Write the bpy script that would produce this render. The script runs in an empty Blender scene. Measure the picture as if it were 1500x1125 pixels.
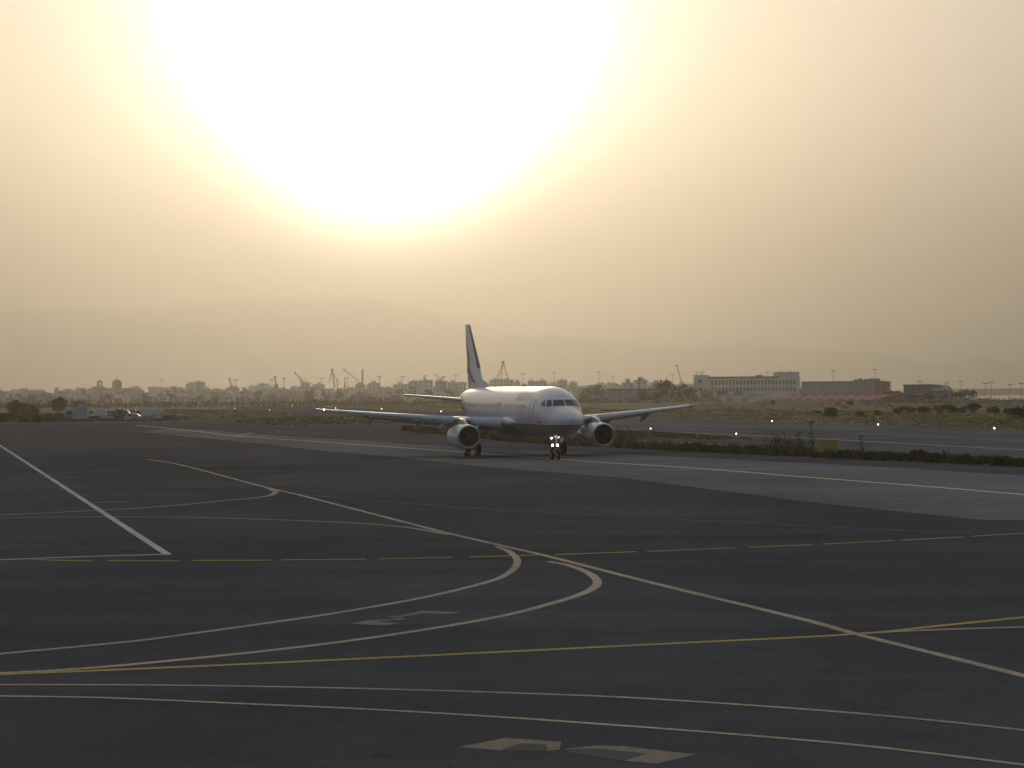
import bpy, bmesh, math, random
import numpy as np
from mathutils import Vector, Matrix
random.seed(7); np.random.seed(7)
S = bpy.context.scene
COL = S.collection
PI = math.pi
R = math.radians

# ------------------------------------------------------------------ camera
CAM_H, HORIZ, FPX, ROLL = 5.84, 567.0, 3000.0, 0.009
pit = (HORIZ - 562.5) / FPX
F = Vector((0, math.cos(pit), math.sin(pit)))
R0 = Vector((1, 0, 0)); U0 = Vector((0, -math.sin(pit), math.cos(pit)))
RV = R0*math.cos(ROLL) - U0*math.sin(ROLL)
UV = U0*math.cos(ROLL) + R0*math.sin(ROLL)
cam_d = bpy.data.cameras.new('camera'); cam = bpy.data.objects.new('camera', cam_d)
COL.objects.link(cam); S.camera = cam
cam_d.sensor_width = 36; cam_d.lens = 36*FPX/1500.0
cam_d.clip_start = 0.5; cam_d.clip_end = 60000
M4 = Matrix((RV, UV, -F)).transposed().to_4x4(); M4.translation = Vector((0, 0, CAM_H))
cam.matrix_world = M4

# ------------------------------------------------------------------ sun, sky, exposure
SUN_EL, SUN_AZ = R(9.5), R(-3.4)             # azimuth measured from +Y towards +X
sun_dir = Vector((math.sin(SUN_AZ)*math.cos(SUN_EL), math.cos(SUN_AZ)*math.cos(SUN_EL), math.sin(SUN_EL)))
sl = bpy.data.lights.new('sun', 'SUN'); sl.energy = 0.54; sl.angle = R(10.0); sl.color = (1.0, 0.80, 0.52)
so = bpy.data.objects.new('sun', sl); COL.objects.link(so)
so.rotation_euler = (-sun_dir).to_track_quat('-Z', 'Y').to_euler()

W = bpy.data.worlds.new('World'); S.world = W; W.use_nodes = True
nt = W.node_tree; N = nt.nodes; L = nt.links; N.clear()
out = N.new('ShaderNodeOutputWorld'); bg = N.new('ShaderNodeBackground'); bg.inputs[1].default_value = 0.10
sky = N.new('ShaderNodeTexSky'); sky.sky_type = 'NISHITA'; sky.sun_disc = False
sky.sun_elevation = SUN_EL; sky.sun_rotation = SUN_AZ; sky.dust_density = 4.0; sky.air_density = 1.0; sky.altitude = 0
def nd(t, **k):
    n = N.new(t)
    for a, b in k.items(): setattr(n, a, b)
    return n
def mth(op, a, b=None, c=None):
    n = nd('ShaderNodeMath', operation=op)
    for i, v in enumerate((a, b, c)):
        if v is None: continue
        if isinstance(v, (int, float)): n.inputs[i].default_value = v
        else: L.new(v, n.inputs[i])
    return n.outputs[0]
tc = nd('ShaderNodeTexCoord')
dot = nd('ShaderNodeVectorMath', operation='DOT_PRODUCT'); L.new(tc.outputs['Generated'], dot.inputs[0])
GLOW_EL = R(9.8); gd = (math.sin(SUN_AZ)*math.cos(GLOW_EL), math.cos(SUN_AZ)*math.cos(GLOW_EL), math.sin(GLOW_EL))
dot.inputs[1].default_value = gd
ang = mth('MULTIPLY', mth('ARCCOSINE', mth('MINIMUM', dot.outputs['Value'], 0.999999)), 180/PI)   # degrees from the sun
sep = nd('ShaderNodeSeparateXYZ'); L.new(tc.outputs['Generated'], sep.inputs[0])
el = mth('MULTIPLY', mth('ARCSINE', mth('MAXIMUM', sep.outputs[2], 0.0)), 180/PI)                # degrees above the horizon
def gauss(a, w): return mth('MULTIPLY', a, mth('EXPONENT', mth('MULTIPLY', mth('POWER', mth('DIVIDE', ang, w), 2.0), -1.0)))
def expo(a, w): return mth('MULTIPLY', a, mth('EXPONENT', mth('DIVIDE', ang, -w)))
# dust veils the sky thickly at the horizon and thins upwards
ext = mth('SUBTRACT', 1.0, mth('MULTIPLY', 0.94, mth('EXPONENT', mth('MULTIPLY', mth('POWER', mth('DIVIDE', el, 5.2), 2.4), -1.0))))
core = mth('MULTIPLY', mth('ADD', gauss(80.0, 4.2), expo(9.0, 6.5)), ext)
halo = mth('MULTIPLY', expo(8.8, 55.0), mth('ADD', 0.10, mth('MULTIPLY', ext, 0.95)))
def colscale(v, c):
    n = nd('ShaderNodeVectorMath', operation='SCALE'); n.inputs[0].default_value = c; L.new(v, n.inputs['Scale']); return n.outputs[0]
def vadd(a, b):
    n = nd('ShaderNodeVectorMath', operation='ADD'); L.new(a, n.inputs[0]); L.new(b, n.inputs[1]); return n.outputs[0]
# the glow runs down towards the horizon below the sun
dot2 = nd('ShaderNodeVectorMath', operation='DOT_PRODUCT'); L.new(tc.outputs['Generated'], dot2.inputs[0]); LOW = R(7.0); LAZ = SUN_AZ-R(.1)
dot2.inputs[1].default_value = (math.sin(LAZ)*math.cos(LOW), math.cos(LAZ)*math.cos(LOW), math.sin(LOW))
ang2 = mth('MULTIPLY', mth('ARCCOSINE', mth('MINIMUM', dot2.outputs['Value'], 0.999999)), 180/PI)
core = mth('ADD', core, mth('MULTIPLY', 82.0, mth('EXPONENT', mth('MULTIPLY', mth('POWER', mth('DIVIDE', ang2, 2.5), 2.0), -1.0))))
wm_ = nd('ShaderNodeMapping'); wm_.inputs['Scale'].default_value = (1.6, 1.6, 9.0); L.new(tc.outputs['Generated'], wm_.inputs[0])
wn_ = nd('ShaderNodeTexNoise'); wn_.inputs['Scale'].default_value = 2.2; wn_.inputs['Detail'].default_value = 5; L.new(wm_.outputs[0], wn_.inputs['Vector'])
uneven = mth('ADD', 0.98, mth('MULTIPLY', wn_.outputs[0], 0.04))      # faint streaks in the dust
core = mth('MULTIPLY', core, uneven); halo = mth('MULTIPLY', halo, uneven)
dust = vadd(colscale(core, (1.0, 0.90, 0.74)), colscale(halo, (1.0, 0.83, 0.63)))
NISH = 0.08
nsc = nd('ShaderNodeVectorMath', operation='SCALE'); L.new(sky.outputs[0], nsc.inputs[0]); nsc.inputs['Scale'].default_value = NISH
amb = nd('ShaderNodeVectorMath', operation='ADD'); L.new(vadd(dust, nsc.outputs[0]), amb.inputs[0]); L.new(colscale(mth('SUBTRACT', 0.95, mth('MULTIPLY', dot.outputs['Value'], 0.65)), (1.25, 1.78, 2.75)), amb.inputs[1])   # clearer, bluer sky away from the sun
L.new(amb.outputs[0], bg.inputs[0]); L.new(bg.outputs[0], out.inputs[0])

S.view_settings.view_transform = 'Standard'; S.view_settings.look = 'None'
S.view_settings.exposure = 0; S.view_settings.gamma = 1
S.cycles.max_bounces = 6; S.cycles.volume_bounces = 1; S.cycles.diffuse_bounces = 3
S.cycles.caustics_reflective = False; S.cycles.caustics_refractive = False

# ------------------------------------------------------------------ helpers
def ray(px, py): return F + RV*((px-750)/FPX) + UV*((562.5-py)/FPX)
def G(px, py, z=0.0):                        # where the sight line meets the ground
    d = ray(px, py); t = (z-CAM_H)/d.z
    return Vector((d.x*t, d.y*t, z))
def at(px, py, D):                           # the point of a sight line at depth D
    d = ray(px, py); t = D/d.y
    return Vector((d.x*t, D, CAM_H+d.z*t))
def px_of(v):
    d = Vector(v)-Vector((0, 0, CAM_H)); return 750+FPX*d.dot(RV)/d.dot(F), 562.5-FPX*d.dot(UV)/d.dot(F)

MATS = {}
def mat(name, col, rough=0.7, var=0.15, scale=3.0, metal=0.0, bump=0.0, coat=0.0, emit=None, estr=0.0, stretch=(1, 1, 1), col2=None, det=5, spec=0.5):
    if name in MATS: return MATS[name]
    m = bpy.data.materials.new(name); m.use_nodes = True
    t = m.node_tree; b = t.nodes['Principled BSDF']
    b.inputs['Roughness'].default_value = rough; b.inputs['Metallic'].default_value = metal
    b.inputs['Coat Weight'].default_value = coat; b.inputs['Coat Roughness'].default_value = 0.22
    b.inputs['Specular IOR Level'].default_value = spec
    tcn = t.nodes.new('ShaderNodeTexCoord'); mp = t.nodes.new('ShaderNodeMapping'); mp.inputs['Scale'].default_value = stretch
    t.links.new(tcn.outputs['Object'], mp.inputs[0])
    nz = t.nodes.new('ShaderNodeTexNoise'); nz.inputs['Scale'].default_value = scale; nz.inputs['Detail'].default_value = det
    t.links.new(mp.outputs[0], nz.inputs['Vector'])
    rp = t.nodes.new('ShaderNodeValToRGB')
    c = np.array(col, float); c2 = np.array(col2, float) if col2 else None
    lo = c*(1-var) if c2 is None else c; hi = np.minimum(c*(1+var), 1) if c2 is None else c2
    rp.color_ramp.elements[0].position = .3; rp.color_ramp.elements[1].position = .7
    rp.color_ramp.elements[0].color = (*lo, 1); rp.color_ramp.elements[1].color = (*hi, 1)
    t.links.new(nz.outputs[0], rp.inputs[0]); t.links.new(rp.outputs[0], b.inputs['Base Color'])
    if bump:
        bp = t.nodes.new('ShaderNodeBump'); bp.inputs['Strength'].default_value = bump; bp.inputs['Distance'].default_value = .05
        t.links.new(nz.outputs[0], bp.inputs['Height']); t.links.new(bp.outputs[0], b.inputs['Normal'])
    if emit: b.inputs['Emission Color'].default_value = (*emit, 1); b.inputs['Emission Strength'].default_value = estr
    MATS[name] = m; return m

def leafmat(name, col, var=0.3, scale=2.0, thru=.45):
    m = mat(name, col, rough=.9, var=var, scale=scale, spec=.1); t = m.node_tree
    b = t.nodes['Principled BSDF']; o = t.nodes['Material Output']; tr = t.nodes.new('ShaderNodeBsdfTranslucent'); mx = t.nodes.new('ShaderNodeMixShader'); mx.inputs[0].default_value = thru
    t.links.new(b.inputs['Base Color'].links[0].from_socket, tr.inputs[0]); t.links.new(b.outputs[0], mx.inputs[1]); t.links.new(tr.outputs[0], mx.inputs[2]); t.links.new(mx.outputs[0], o.inputs[0]); return m
def link(o, parent=None):
    COL.objects.link(o)
    if parent is not None: o.parent = parent
    return o
def mesh(name, V, Fc, m, parent=None, smooth=False, mi=None):
    me = bpy.data.meshes.new(name); me.from_pydata([tuple(v) for v in V], [], [tuple(f) for f in Fc]); me.update()
    for x in (m if isinstance(m, (list, tuple)) else [m]): me.materials.append(x)
    if mi is not None: me.polygons.foreach_set('material_index', np.array(mi, 'i'))
    if smooth: me.polygons.foreach_set('use_smooth', np.ones(len(me.polygons), bool))
    return link(bpy.data.objects.new(name, me), parent)
def tag(o, label=None, cat=None, group=None, kind=None):
    for k, v in (('label', label), ('category', cat), ('group', group), ('kind', kind)):
        if v: o[k] = v
    return o
def empty(name, loc, rz=0.0):
    o = bpy.data.objects.new(name, None); o.empty_display_size = .3
    o.location = loc; o.rotation_euler = (0, 0, rz); return link(o)
def copy_thing(src, loc, rz=0.0, sc=None, label=None):
    r = src.copy(); COL.objects.link(r); r.location = loc; r.rotation_euler = (0, 0, rz)
    if sc is not None: r.scale = sc if isinstance(sc, (tuple, list)) else (sc,)*3
    if label: r['label'] = label
    for ch in src.children:
        c = ch.copy(); COL.objects.link(c); c.parent = r
        for g in ch.children:
            d = g.copy(); COL.objects.link(d); d.parent = c
    return r

class MB:                                     # gathers simple solids into one mesh
    def __init__(s): s.V, s.F = [], []
    def add(s, V, Fc):
        k = len(s.V); s.V += [tuple(v) for v in V]; s.F += [tuple(i+k for i in f) for f in Fc]; return s
    def box(s, x0, x1, y0, y1, z0, z1):
        return s.add([(x, y, z) for z in (z0, z1) for x, y in ((x0, y0), (x1, y0), (x1, y1), (x0, y1))],
                     [(3, 2, 1, 0), (4, 5, 6, 7), (0, 1, 5, 4), (1, 2, 6, 5), (2, 3, 7, 6), (3, 0, 4, 7)])
    def tube(s, a, b, r0, r1=None, n=8):
        a, b = Vector(a), Vector(b); r1 = r0 if r1 is None else r1
        d = (b-a).normalized(); u = d.orthogonal().normalized(); w = d.cross(u)
        V = []
        for p, r in ((a, r0), (b, r1)):
            for i in range(n):
                t = 2*PI*i/n; V.append(p+u*(r*math.cos(t))+w*(r*math.sin(t)))
        Fc = [(i, (i+1) % n, n+(i+1) % n, n+i) for i in range(n)] + [tuple(range(n))[::-1], tuple(range(n, 2*n))]
        return s.add(V, Fc)
    def lathe(s, prof, org, axis='x', n=32, cap=False):   # prof: (along, radius)
        V = []
        for a, r in prof:
            for i in range(n):
                t = 2*PI*i/n; c, q = r*math.cos(t), r*math.sin(t)
                p = {'x': (a, c, q), 'y': (c, a, q), 'z': (c, q, a)}[axis]
                V.append((org[0]+p[0], org[1]+p[1], org[2]+p[2]))
        Fc = []
        for j in range(len(prof)-1):
            for i in range(n): Fc.append((j*n+i, j*n+(i+1) % n, (j+1)*n+(i+1) % n, (j+1)*n+i))
        if cap: Fc += [tuple(range(n))[::-1], tuple(range((len(prof)-1)*n, len(prof)*n))]
        return s.add(V, Fc)
    def build(s, name, m, parent=None, smooth=False): return mesh(name, s.V, s.F, m, parent, smooth)

def autosmooth(o, deg=35):
    me = o.data; me.polygons.foreach_set('use_smooth', np.ones(len(me.polygons), bool))
    bm = bmesh.new(); bm.from_mesh(me)
    bmesh.ops.recalc_face_normals(bm, faces=bm.faces)
    for e in bm.edges:
        if len(e.link_faces) == 2 and e.calc_face_angle(0) > R(deg): e.smooth = False
    bm.to_mesh(me); bm.free(); return o

# ------------------------------------------------------------------ materials
def ground_mat():
    m = bpy.data.materials.new('dry_grassland'); m.use_nodes = True; t = m.node_tree; b = t.nodes['Principled BSDF']
    b.inputs['Roughness'].default_value = .95; b.inputs['Specular IOR Level'].default_value = .1
    tcn = t.nodes.new('ShaderNodeTexCoord')
    def noi(s, st, det=6):
        mp = t.nodes.new('ShaderNodeMapping'); mp.inputs['Scale'].default_value = st; t.links.new(tcn.outputs['Object'], mp.inputs[0])
        n = t.nodes.new('ShaderNodeTexNoise'); n.inputs['Scale'].default_value = s; n.inputs['Detail'].default_value = det
        t.links.new(mp.outputs[0], n.inputs['Vector']); return n.outputs[0]
    def ramp(f, cs):
        r = t.nodes.new('ShaderNodeValToRGB'); e = r.color_ramp.elements
        e[0].position, e[0].color = cs[0][0], (*cs[0][1], 1); e[1].position, e[1].color = cs[-1][0], (*cs[-1][1], 1)
        for p, c in cs[1:-1]: x = e.new(p); x.color = (*c, 1)
        t.links.new(f, r.inputs[0]); return r.outputs[0]
    big = ramp(noi(.035, (1, .35, 1)), [(.32, (.065, .075, .026)), (.45, (.095, .092, .036)), (.55, (.13, .105, .050)), (.68, (.16, .125, .068))])
    fine = ramp(noi(.6, (1, .5, 1)), [(.3, (.45, .45, .45)), (.7, (1.35, 1.3, 1.2))])
    mx = t.nodes.new('ShaderNodeMix'); mx.data_type = 'RGBA'; mx.blend_type = 'MULTIPLY'; mx.inputs[0].default_value = 1
    t.links.new(big, mx.inputs[6]); t.links.new(fine, mx.inputs[7]); t.links.new(mx.outputs[2], b.inputs['Base Color'])
    return m
def tarmac_mat(name, base, bri=1.0, rough=.85):
    m = bpy.data.materials.new(name); m.use_nodes = True; t = m.node_tree; b = t.nodes['Principled BSDF']
    b.inputs['Specular IOR Level'].default_value = .0
    tcn = t.nodes.new('ShaderNodeTexCoord')
    def noi(s, st=(1, 1, 1), det=6, ro=.55):
        mp = t.nodes.new('ShaderNodeMapping'); mp.inputs['Scale'].default_value = st; t.links.new(tcn.outputs['Object'], mp.inputs[0])
        n = t.nodes.new('ShaderNodeTexNoise'); n.inputs['Scale'].default_value = s; n.inputs['Detail'].default_value = det; n.inputs['Roughness'].default_value = ro
        t.links.new(mp.outputs[0], n.inputs['Vector']); return n.outputs[0]
    def mr(f, a, bb, lo=.3, hi=.7):
        n = t.nodes.new('ShaderNodeMapRange'); t.links.new(f, n.inputs[0])
        for i, v in enumerate((lo, hi, a, bb)): n.inputs[i+1].default_value = v
        return n.outputs[0]
    def mul(a, bb):
        n = t.nodes.new('ShaderNodeMath'); n.operation = 'MULTIPLY'; t.links.new(a, n.inputs[0]); t.links.new(bb, n.inputs[1]); return n.outputs[0]
    big = mr(noi(.05, (1, .6, 1)), .76, 1.26)
    streak = mr(noi(.30, (.06, 1.0, 1), 4), .90, 1.12)     # roller and seam streaks along the apron
    mid = mr(noi(.9), .92, 1.08)
    grit = mul(mr(noi(60.0, det=3, ro=.8), .60, 1.42), mr(noi(14.0, det=4, ro=.7), .86, 1.14))
    drip = mr(noi(1.7, det=2), .80, 1.0, .26, .33)         # dark oil drips
    # paving lanes, each of its own tone
    sp = t.nodes.new('ShaderNodeSeparateXYZ'); t.links.new(tcn.outputs['Object'], sp.inputs[0])
    def m2(op, a, bb):
        n = t.nodes.new('ShaderNodeMath'); n.operation = op
        for i_, q in enumerate((a, bb)):
            if isinstance(q, (int, float)): n.inputs[i_].default_value = q
            else: t.links.new(q, n.inputs[i_])
        return n.outputs[0]
    yy = m2('ADD', m2('MULTIPLY', sp.outputs[1], .26), m2('MULTIPLY', sp.outputs[0], .035))
    fl = m2('FLOOR', yy, 0); wn = t.nodes.new('ShaderNodeTexWhiteNoise'); wn.noise_dimensions = '1D'; t.links.new(fl, wn.inputs['W'])
    lane = mr(wn.outputs[0], .94, 1.05, 0, 1)
    fr = m2('ABSOLUTE', m2('SUBTRACT', m2('FRACT', yy, 0), .5), 0); joint = mr(fr, .82, 1.0, .497, .490)
    vo = t.nodes.new('ShaderNodeTexVoronoi'); vo.feature = 'DISTANCE_TO_EDGE'; vo.inputs['Scale'].default_value = .09; vo.inputs['Randomness'].default_value = 1
    mpv = t.nodes.new('ShaderNodeVectorMath'); mpv.operation = 'ADD'; nz2 = t.nodes.new('ShaderNodeTexNoise'); nz2.inputs['Scale'].default_value = .35; nz2.inputs['Detail'].default_value = 6
    t.links.new(tcn.outputs['Object'], nz2.inputs['Vector']); sc2 = t.nodes.new('ShaderNodeVectorMath'); sc2.operation = 'SCALE'; sc2.inputs['Scale'].default_value = 5.0
    t.links.new(nz2.outputs['Color'], sc2.inputs[0]); t.links.new(tcn.outputs['Object'], mpv.inputs[0]); t.links.new(sc2.outputs[0], mpv.inputs[1]); t.links.new(mpv.outputs[0], vo.inputs['Vector'])
    crack = mr(vo.outputs['Distance'], .84, 1.0, .0, .006)
    v = mul(mul(mul(mul(big, streak), mul(mid, grit)), drip), mul(mul(lane, joint), crack))
    sc = t.nodes.new('ShaderNodeVectorMath'); sc.operation = 'SCALE'; sc.inputs[0].default_value = base
    t.links.new(v, sc.inputs['Scale']); t.links.new(sc.outputs[0], b.inputs['Base Color'])
    t.links.new(mr(big, rough+.08, rough-.08, .8, 1.2), b.inputs['Roughness'])
    bp = t.nodes.new('ShaderNodeBump'); bp.inputs['Strength'].default_value = .35; bp.inputs['Distance'].default_value = .012
    t.links.new(grit, bp.inputs['Height']); t.links.new(bp.outputs[0], b.inputs['Normal'])
    return m
def paint_mat(name, col, under, wear=.45):
    m = bpy.data.materials.new(name); m.use_nodes = True; t = m.node_tree; b = t.nodes['Principled BSDF']
    b.inputs['Roughness'].default_value = .6; b.inputs['Specular IOR Level'].default_value = .0
    tcn = t.nodes.new('ShaderNodeTexCoord')
    n = t.nodes.new('ShaderNodeTexNoise'); n.inputs['Scale'].default_value = 5.0; n.inputs['Detail'].default_value = 9; n.inputs['Roughness'].default_value = .72
    t.links.new(tcn.outputs['Object'], n.inputs['Vector'])
    n3 = t.nodes.new('ShaderNodeTexNoise'); n3.inputs['Scale'].default_value = .22; n3.inputs['Detail'].default_value = 3; t.links.new(tcn.outputs['Object'], n3.inputs['Vector'])
    av = t.nodes.new('ShaderNodeMix'); av.data_type = 'FLOAT'; av.inputs[0].default_value = .38; t.links.new(n.outputs[0], av.inputs[2]); t.links.new(n3.outputs[0], av.inputs[3])
    mr = t.nodes.new('ShaderNodeMapRange'); t.links.new(av.outputs[0], mr.inputs[0])
    for i, v in enumerate((.5-.12*wear-.08, .5+.18-.1*wear, wear, 0.0)): mr.inputs[i+1].default_value = v
    mx = t.nodes.new('ShaderNodeMix'); mx.data_type = 'RGBA'; t.links.new(mr.outputs[0], mx.inputs[0])
    mx.inputs[6].default_value = (*col, 1); mx.inputs[7].default_value = (*under, 1)
    t.links.new(mx.outputs[2], b.inputs['Base Color']); return m

m_ground = ground_mat()
m_tarmac = tarmac_mat('apron_asphalt', (.081,.083,.086))
m_taxi = tarmac_mat('taxiway_asphalt', (.160,.163,.168), rough=.8)
m_runway = tarmac_mat('runway_asphalt', (.12,.12,.12), rough=.85)
m_pale = paint_mat('worn_pale_yellow_paint', (.52, .44, .31), (.12, .11, .10), .8)
m_yel = paint_mat('yellow_paint', (.54, .40, .14), (.12, .11, .10), .65)
m_white = paint_mat('white_paint', (.56, .56, .56), (.14, .14, .14), .5)
m_faint = paint_mat('faded_paint', (.22, .20, .165), (.10, .098, .096), .8)
m_ctr = paint_mat('taxi_centre_paint', (.70, .60, .36), (.3, .28, .22), .08)
m_sand = paint_mat('sandy_paint', (.46, .39, .28), (.12, .11, .10), .7)

# ------------------------------------------------------------------ terrain, sea, pavements
def sstep(a, b, x):
    t = min(1, max(0, (x-a)/(b-a))); return t*t*(3-2*t)
def lerp_tab(tab, x):
    if x <= tab[0][0]: return tab[0][1]
    for (a, va), (b, vb) in zip(tab, tab[1:]):
        if x <= b: return va+(vb-va)*(x-a)/(b-a)
    return tab[-1][1]
T_TOWN = [(0, 0), (650, 0), (950, -1.5), (1400, -5.5), (1700, -3.0), (2250, 3.0), (2600, -13.5), (9e9, -13.5)]
T_RIGHT = [(0, 0), (600, 0), (1000, -3), (1250, -5), (1600, -14), (9e9, -14)]
SEA = -12.0
def terr(x, y):
    D = math.hypot(x, y) if y < 0 else max(y, 1e-3)
    if y < 0: return -.03
    px = 750+3000*x/max(y, 1)
    t = sstep(1255, 1400, px)
    s = 1-sstep(5200, 7200, abs(px-750))
    z = lerp_tab(T_TOWN, D)*(1-t)+lerp_tab(T_RIGHT, D)*t
    return z*s-.03
def build_terrain():
    angs = [-180+6*i for i in range(26)] + [-24+.35*i for i in range(int(48/.35)+1)] + [30+6*i for i in range(26)]
    rings = [3, 25, 60, 120, 200, 300, 400, 500, 600, 650, 700]+list(range(760, 2700, 60))+[2760, 3200]
    V = [(0, 0, -.03)]; Fc = []; n = len(angs)
    for r in rings:
        for a in angs:
            x, y = r*math.sin(R(a)), r*math.cos(R(a))
            V.append((x, y, terr(x, y)))
    for i in range(n): Fc.append((0, 1+(i+1) % n, 1+i))
    for j in range(len(rings)-1):
        for i in range(n):
            a, b = 1+j*n+i, 1+j*n+(i+1) % n
            Fc.append((a, b, b+n, a+n))
    o = mesh('ground', V, Fc, m_ground, smooth=True)
    return tag(o, 'dry grass and bare soil of the airfield and the land under the town', kind='structure')
ground = build_terrain()
m_sea = mat('sea_water', (.03, .045, .05), rough=.18, var=.2, scale=.02, bump=.5, stretch=(1, .3, 1))
tag(mesh('sea', [(-22000, -16000, SEA), (22000, -16000, SEA), (22000, 16000, SEA), (-22000, 16000, SEA)], [(0, 1, 2, 3)], m_sea),
    'pale hazy sea behind the right-hand buildings', kind='structure')

def ngon(name, pts, z, m, parent=None):
    bm = bmesh.new(); vs = [bm.verts.new((p[0], p[1], z)) for p in pts]; f = bm.faces.new(vs)
    if f.normal.z < 0: f.normal_flip()
    bmesh.ops.triangulate(bm, faces=[f]); me = bpy.data.meshes.new(name); bm.to_mesh(me); bm.free()
    me.materials.append(m); return link(bpy.data.objects.new(name, me), parent)
def Gs(pts): return [p if isinstance(p, Vector) else G(*p) for p in pts]
def beyond(a, b, d):                          # the line through two sighted ground points, carried d metres on
    a, b = G(*a), G(*b); return b+(b-a).normalized()*d
def smooth_line(P, n=6):
    P = [Vector(p) for p in P]
    if len(P) < 3: return P
    o = []
    for i in range(len(P)-1):
        p0 = P[i-1] if i else P[0]*2-P[1]; p1, p2 = P[i], P[i+1]; p3 = P[i+2] if i+2 < len(P) else P[-1]*2-P[-2]
        for k in range(n):
            t = k/n; ln = (p2-p1).length; m1 = (p2-p0).normalized()*ln; m2 = (p3-p1).normalized()*ln      # tangents kept to the segment's own length
            o.append((2*t**3-3*t*t+1)*p1+(t**3-2*t*t+t)*m1+(3*t*t-2*t**3)*p2+(t**3-t*t)*m2)
    o.append(P[-1]); return o

far_edge = [(330, 597), (430, 594), (520, 597), (700, 606), (900, 611), (1110, 616), (1300, 624), (1500, 631)]
ap = [Vector((-260, 380, 0)), G(0, 620.5), G(95, 619), G(260, 617), G(350, 613.5), G(425, 609.5), G(430, 606.5), G(400, 603), G(345, 600)]
ap += Gs(far_edge)+[beyond((1300, 624), (1500, 631), 900), Vector((900, -200, 0)), Vector((-500, -200, 0)), Vector((-500, 300, 0))]
apron = ngon('apron', ap, 0, m_tarmac)
tag(apron, 'dark asphalt apron with painted guide lines', kind='structure')
runway = ngon('runway', Gs(far_edge[3:])+[beyond((1300, 624), (1500, 631), 300), beyond((1330, 664), (1500, 674), 300), G(1500, 674), G(1300, 662), G(1105, 650), G(930, 640), G(700, 628), G(600, 615)], .004, m_runway, None)
tag(runway, 'grey runway strip beyond the taxiway and the weeds', kind='structure')
taxi = ngon('taxiway', Gs([(213, 633), (240, 628.5), (300, 630), (400, 638), (520, 645), (600, 650.5), (700, 656), (860, 663), (1080, 673.5), (1300, 684.5), (1500, 697), beyond((1300, 684.5), (1500, 697), 260), beyond((1300, 684.5), (1500, 697), 260)+Vector((-14, -22, 0)), G(1600, 745)+Vector((3, 0, 0)), (1500, 762), (1436, 761.5), (1180, 735), (913, 700), (700, 683), (640, 676), (560, 667.5), (480, 661), (400, 652), (300, 642), (240, 636.5)]), .005, m_taxi)
tag(taxi, 'lighter grey taxiway band the aeroplane rolls along', kind='structure')

def ribbon(name, pts, w, m, parent=apron, z=.004, smooth=True, dash=None):
    P = Gs(pts)
    if smooth: P = smooth_line(P)
    # resample evenly so the stripe keeps its edge
    out_ = [P[0]]
    for a, b in zip(P, P[1:]):
        k = max(1, int((b-a).length/3)); out_ += [a.lerp(b, i/k) for i in range(1, k+1)]
    P = out_; V = []; Fc = []
    for i, p in enumerate(P):
        d = (P[min(i+1, len(P)-1)]-P[max(i-1, 0)]); d.z = 0; d.normalize(); q = Vector((-d.y, d.x, 0))
        ww = w*(1+random.uniform(-.05, .05))/2
        V += [(p.x+q.x*ww, p.y+q.y*ww, z), (p.x-q.x*ww, p.y-q.y*ww, z)]
    for i in range(len(P)-1): Fc.append((2*i, 2*i+1, 2*i+3, 2*i+2))
    return mesh(name, V, Fc, m, parent)
LINES = [
 (m_white, .30, [(-40, 626.5), (246, 812.5)]),
 (m_white, .30, [(246, 812), (120, 815.5), (0, 820), (-80, 822)]),
 (m_pale, .27, [(216, 672.8), (260, 680), (330, 698), (388, 713.5), (436, 724.5), (520, 746), (652, 780), (740, 800.5), (797, 813.5), (950, 852.5), (1185, 909.5), (1255, 929), (1370, 957.5), (1500, 990), (1600, 1015)]),
 (m_pale, .25, [(727, 800.5), (743, 806.5), (756, 817), (757, 827), (747, 838), (727, 848.5), (683, 861), (617, 876), (517, 894), (450, 904.5), (250, 932.5), (190, 940), (0, 958), (-80, 966)]),
 (m_pale, .28, [(803, 822.5), (830, 827.5), (857, 837), (872, 847), (874, 857), (857, 868), (817, 881.5), (733, 903), (590, 927.5), (435, 948.5), (220, 971), (100, 981), (0, 986.5)]),
 (m_yel, .27, [(-80, 990), (0, 988), (250, 978), (500, 966.5), (750, 954.5), (1000, 942), (1255, 929), (1390, 915.5), (1500, 904.5), (1600, 895)]),
 (m_pale, .25, [(1235, 930), (1300, 926), (1380, 922.5), (1500, 918.5), (1600, 914)]),
 (m_pale, .16, [(-60, 1004), (0, 1003.5), (150, 1003.5), (325, 1005), (550, 1009.5), (750, 1015.5), (925, 1022.5), (1175, 1039), (1350, 1054), (1500, 1070), (1600, 1081)]),
 (m_pale, .16, [(-60, 1019), (0, 1020), (150, 1022.5), (350, 1031), (550, 1040), (750, 1052), (850, 1059), (1050, 1074), (1250, 1091.5), (1400, 1108.5), (1500, 1121), (1600, 1134)]),
 (m_faint, .22, [(0, 729), (100, 727), (250, 726.5), (393, 726)]),
 (m_sand, .26, [(-60, 760), (0, 759), (100, 757.5), (220, 757.5), (340, 759.5), (500, 765.5), (580, 771), (620, 776.5), (656, 783.5)]),
 (m_sand, .34, [(391, 716), (399, 717.6), (403.5, 720.5), (400, 724), (385, 728), (333, 733), (267, 739.5), (200, 744.5), (100, 750), (0, 754.5)]),
 (m_sand, .30, [(136, 736.3), (191, 735)]), (m_faint, .30, [(340, 732.5), (402, 731)]),
 (m_faint, .35, [(20, 699), (100, 693), (200, 687), (327, 681)]), (m_faint, .4, [(40, 675), (130, 673.5), (215, 672.8)]),
 (m_faint, .22, [(436, 724), (520, 731.5), (700, 745), (860, 754), (1041, 763.5), (1240, 773.5), (1425, 782)]),
 (m_faint, .35, [(0, 704), (60, 700.5), (130, 699)]),
]
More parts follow.
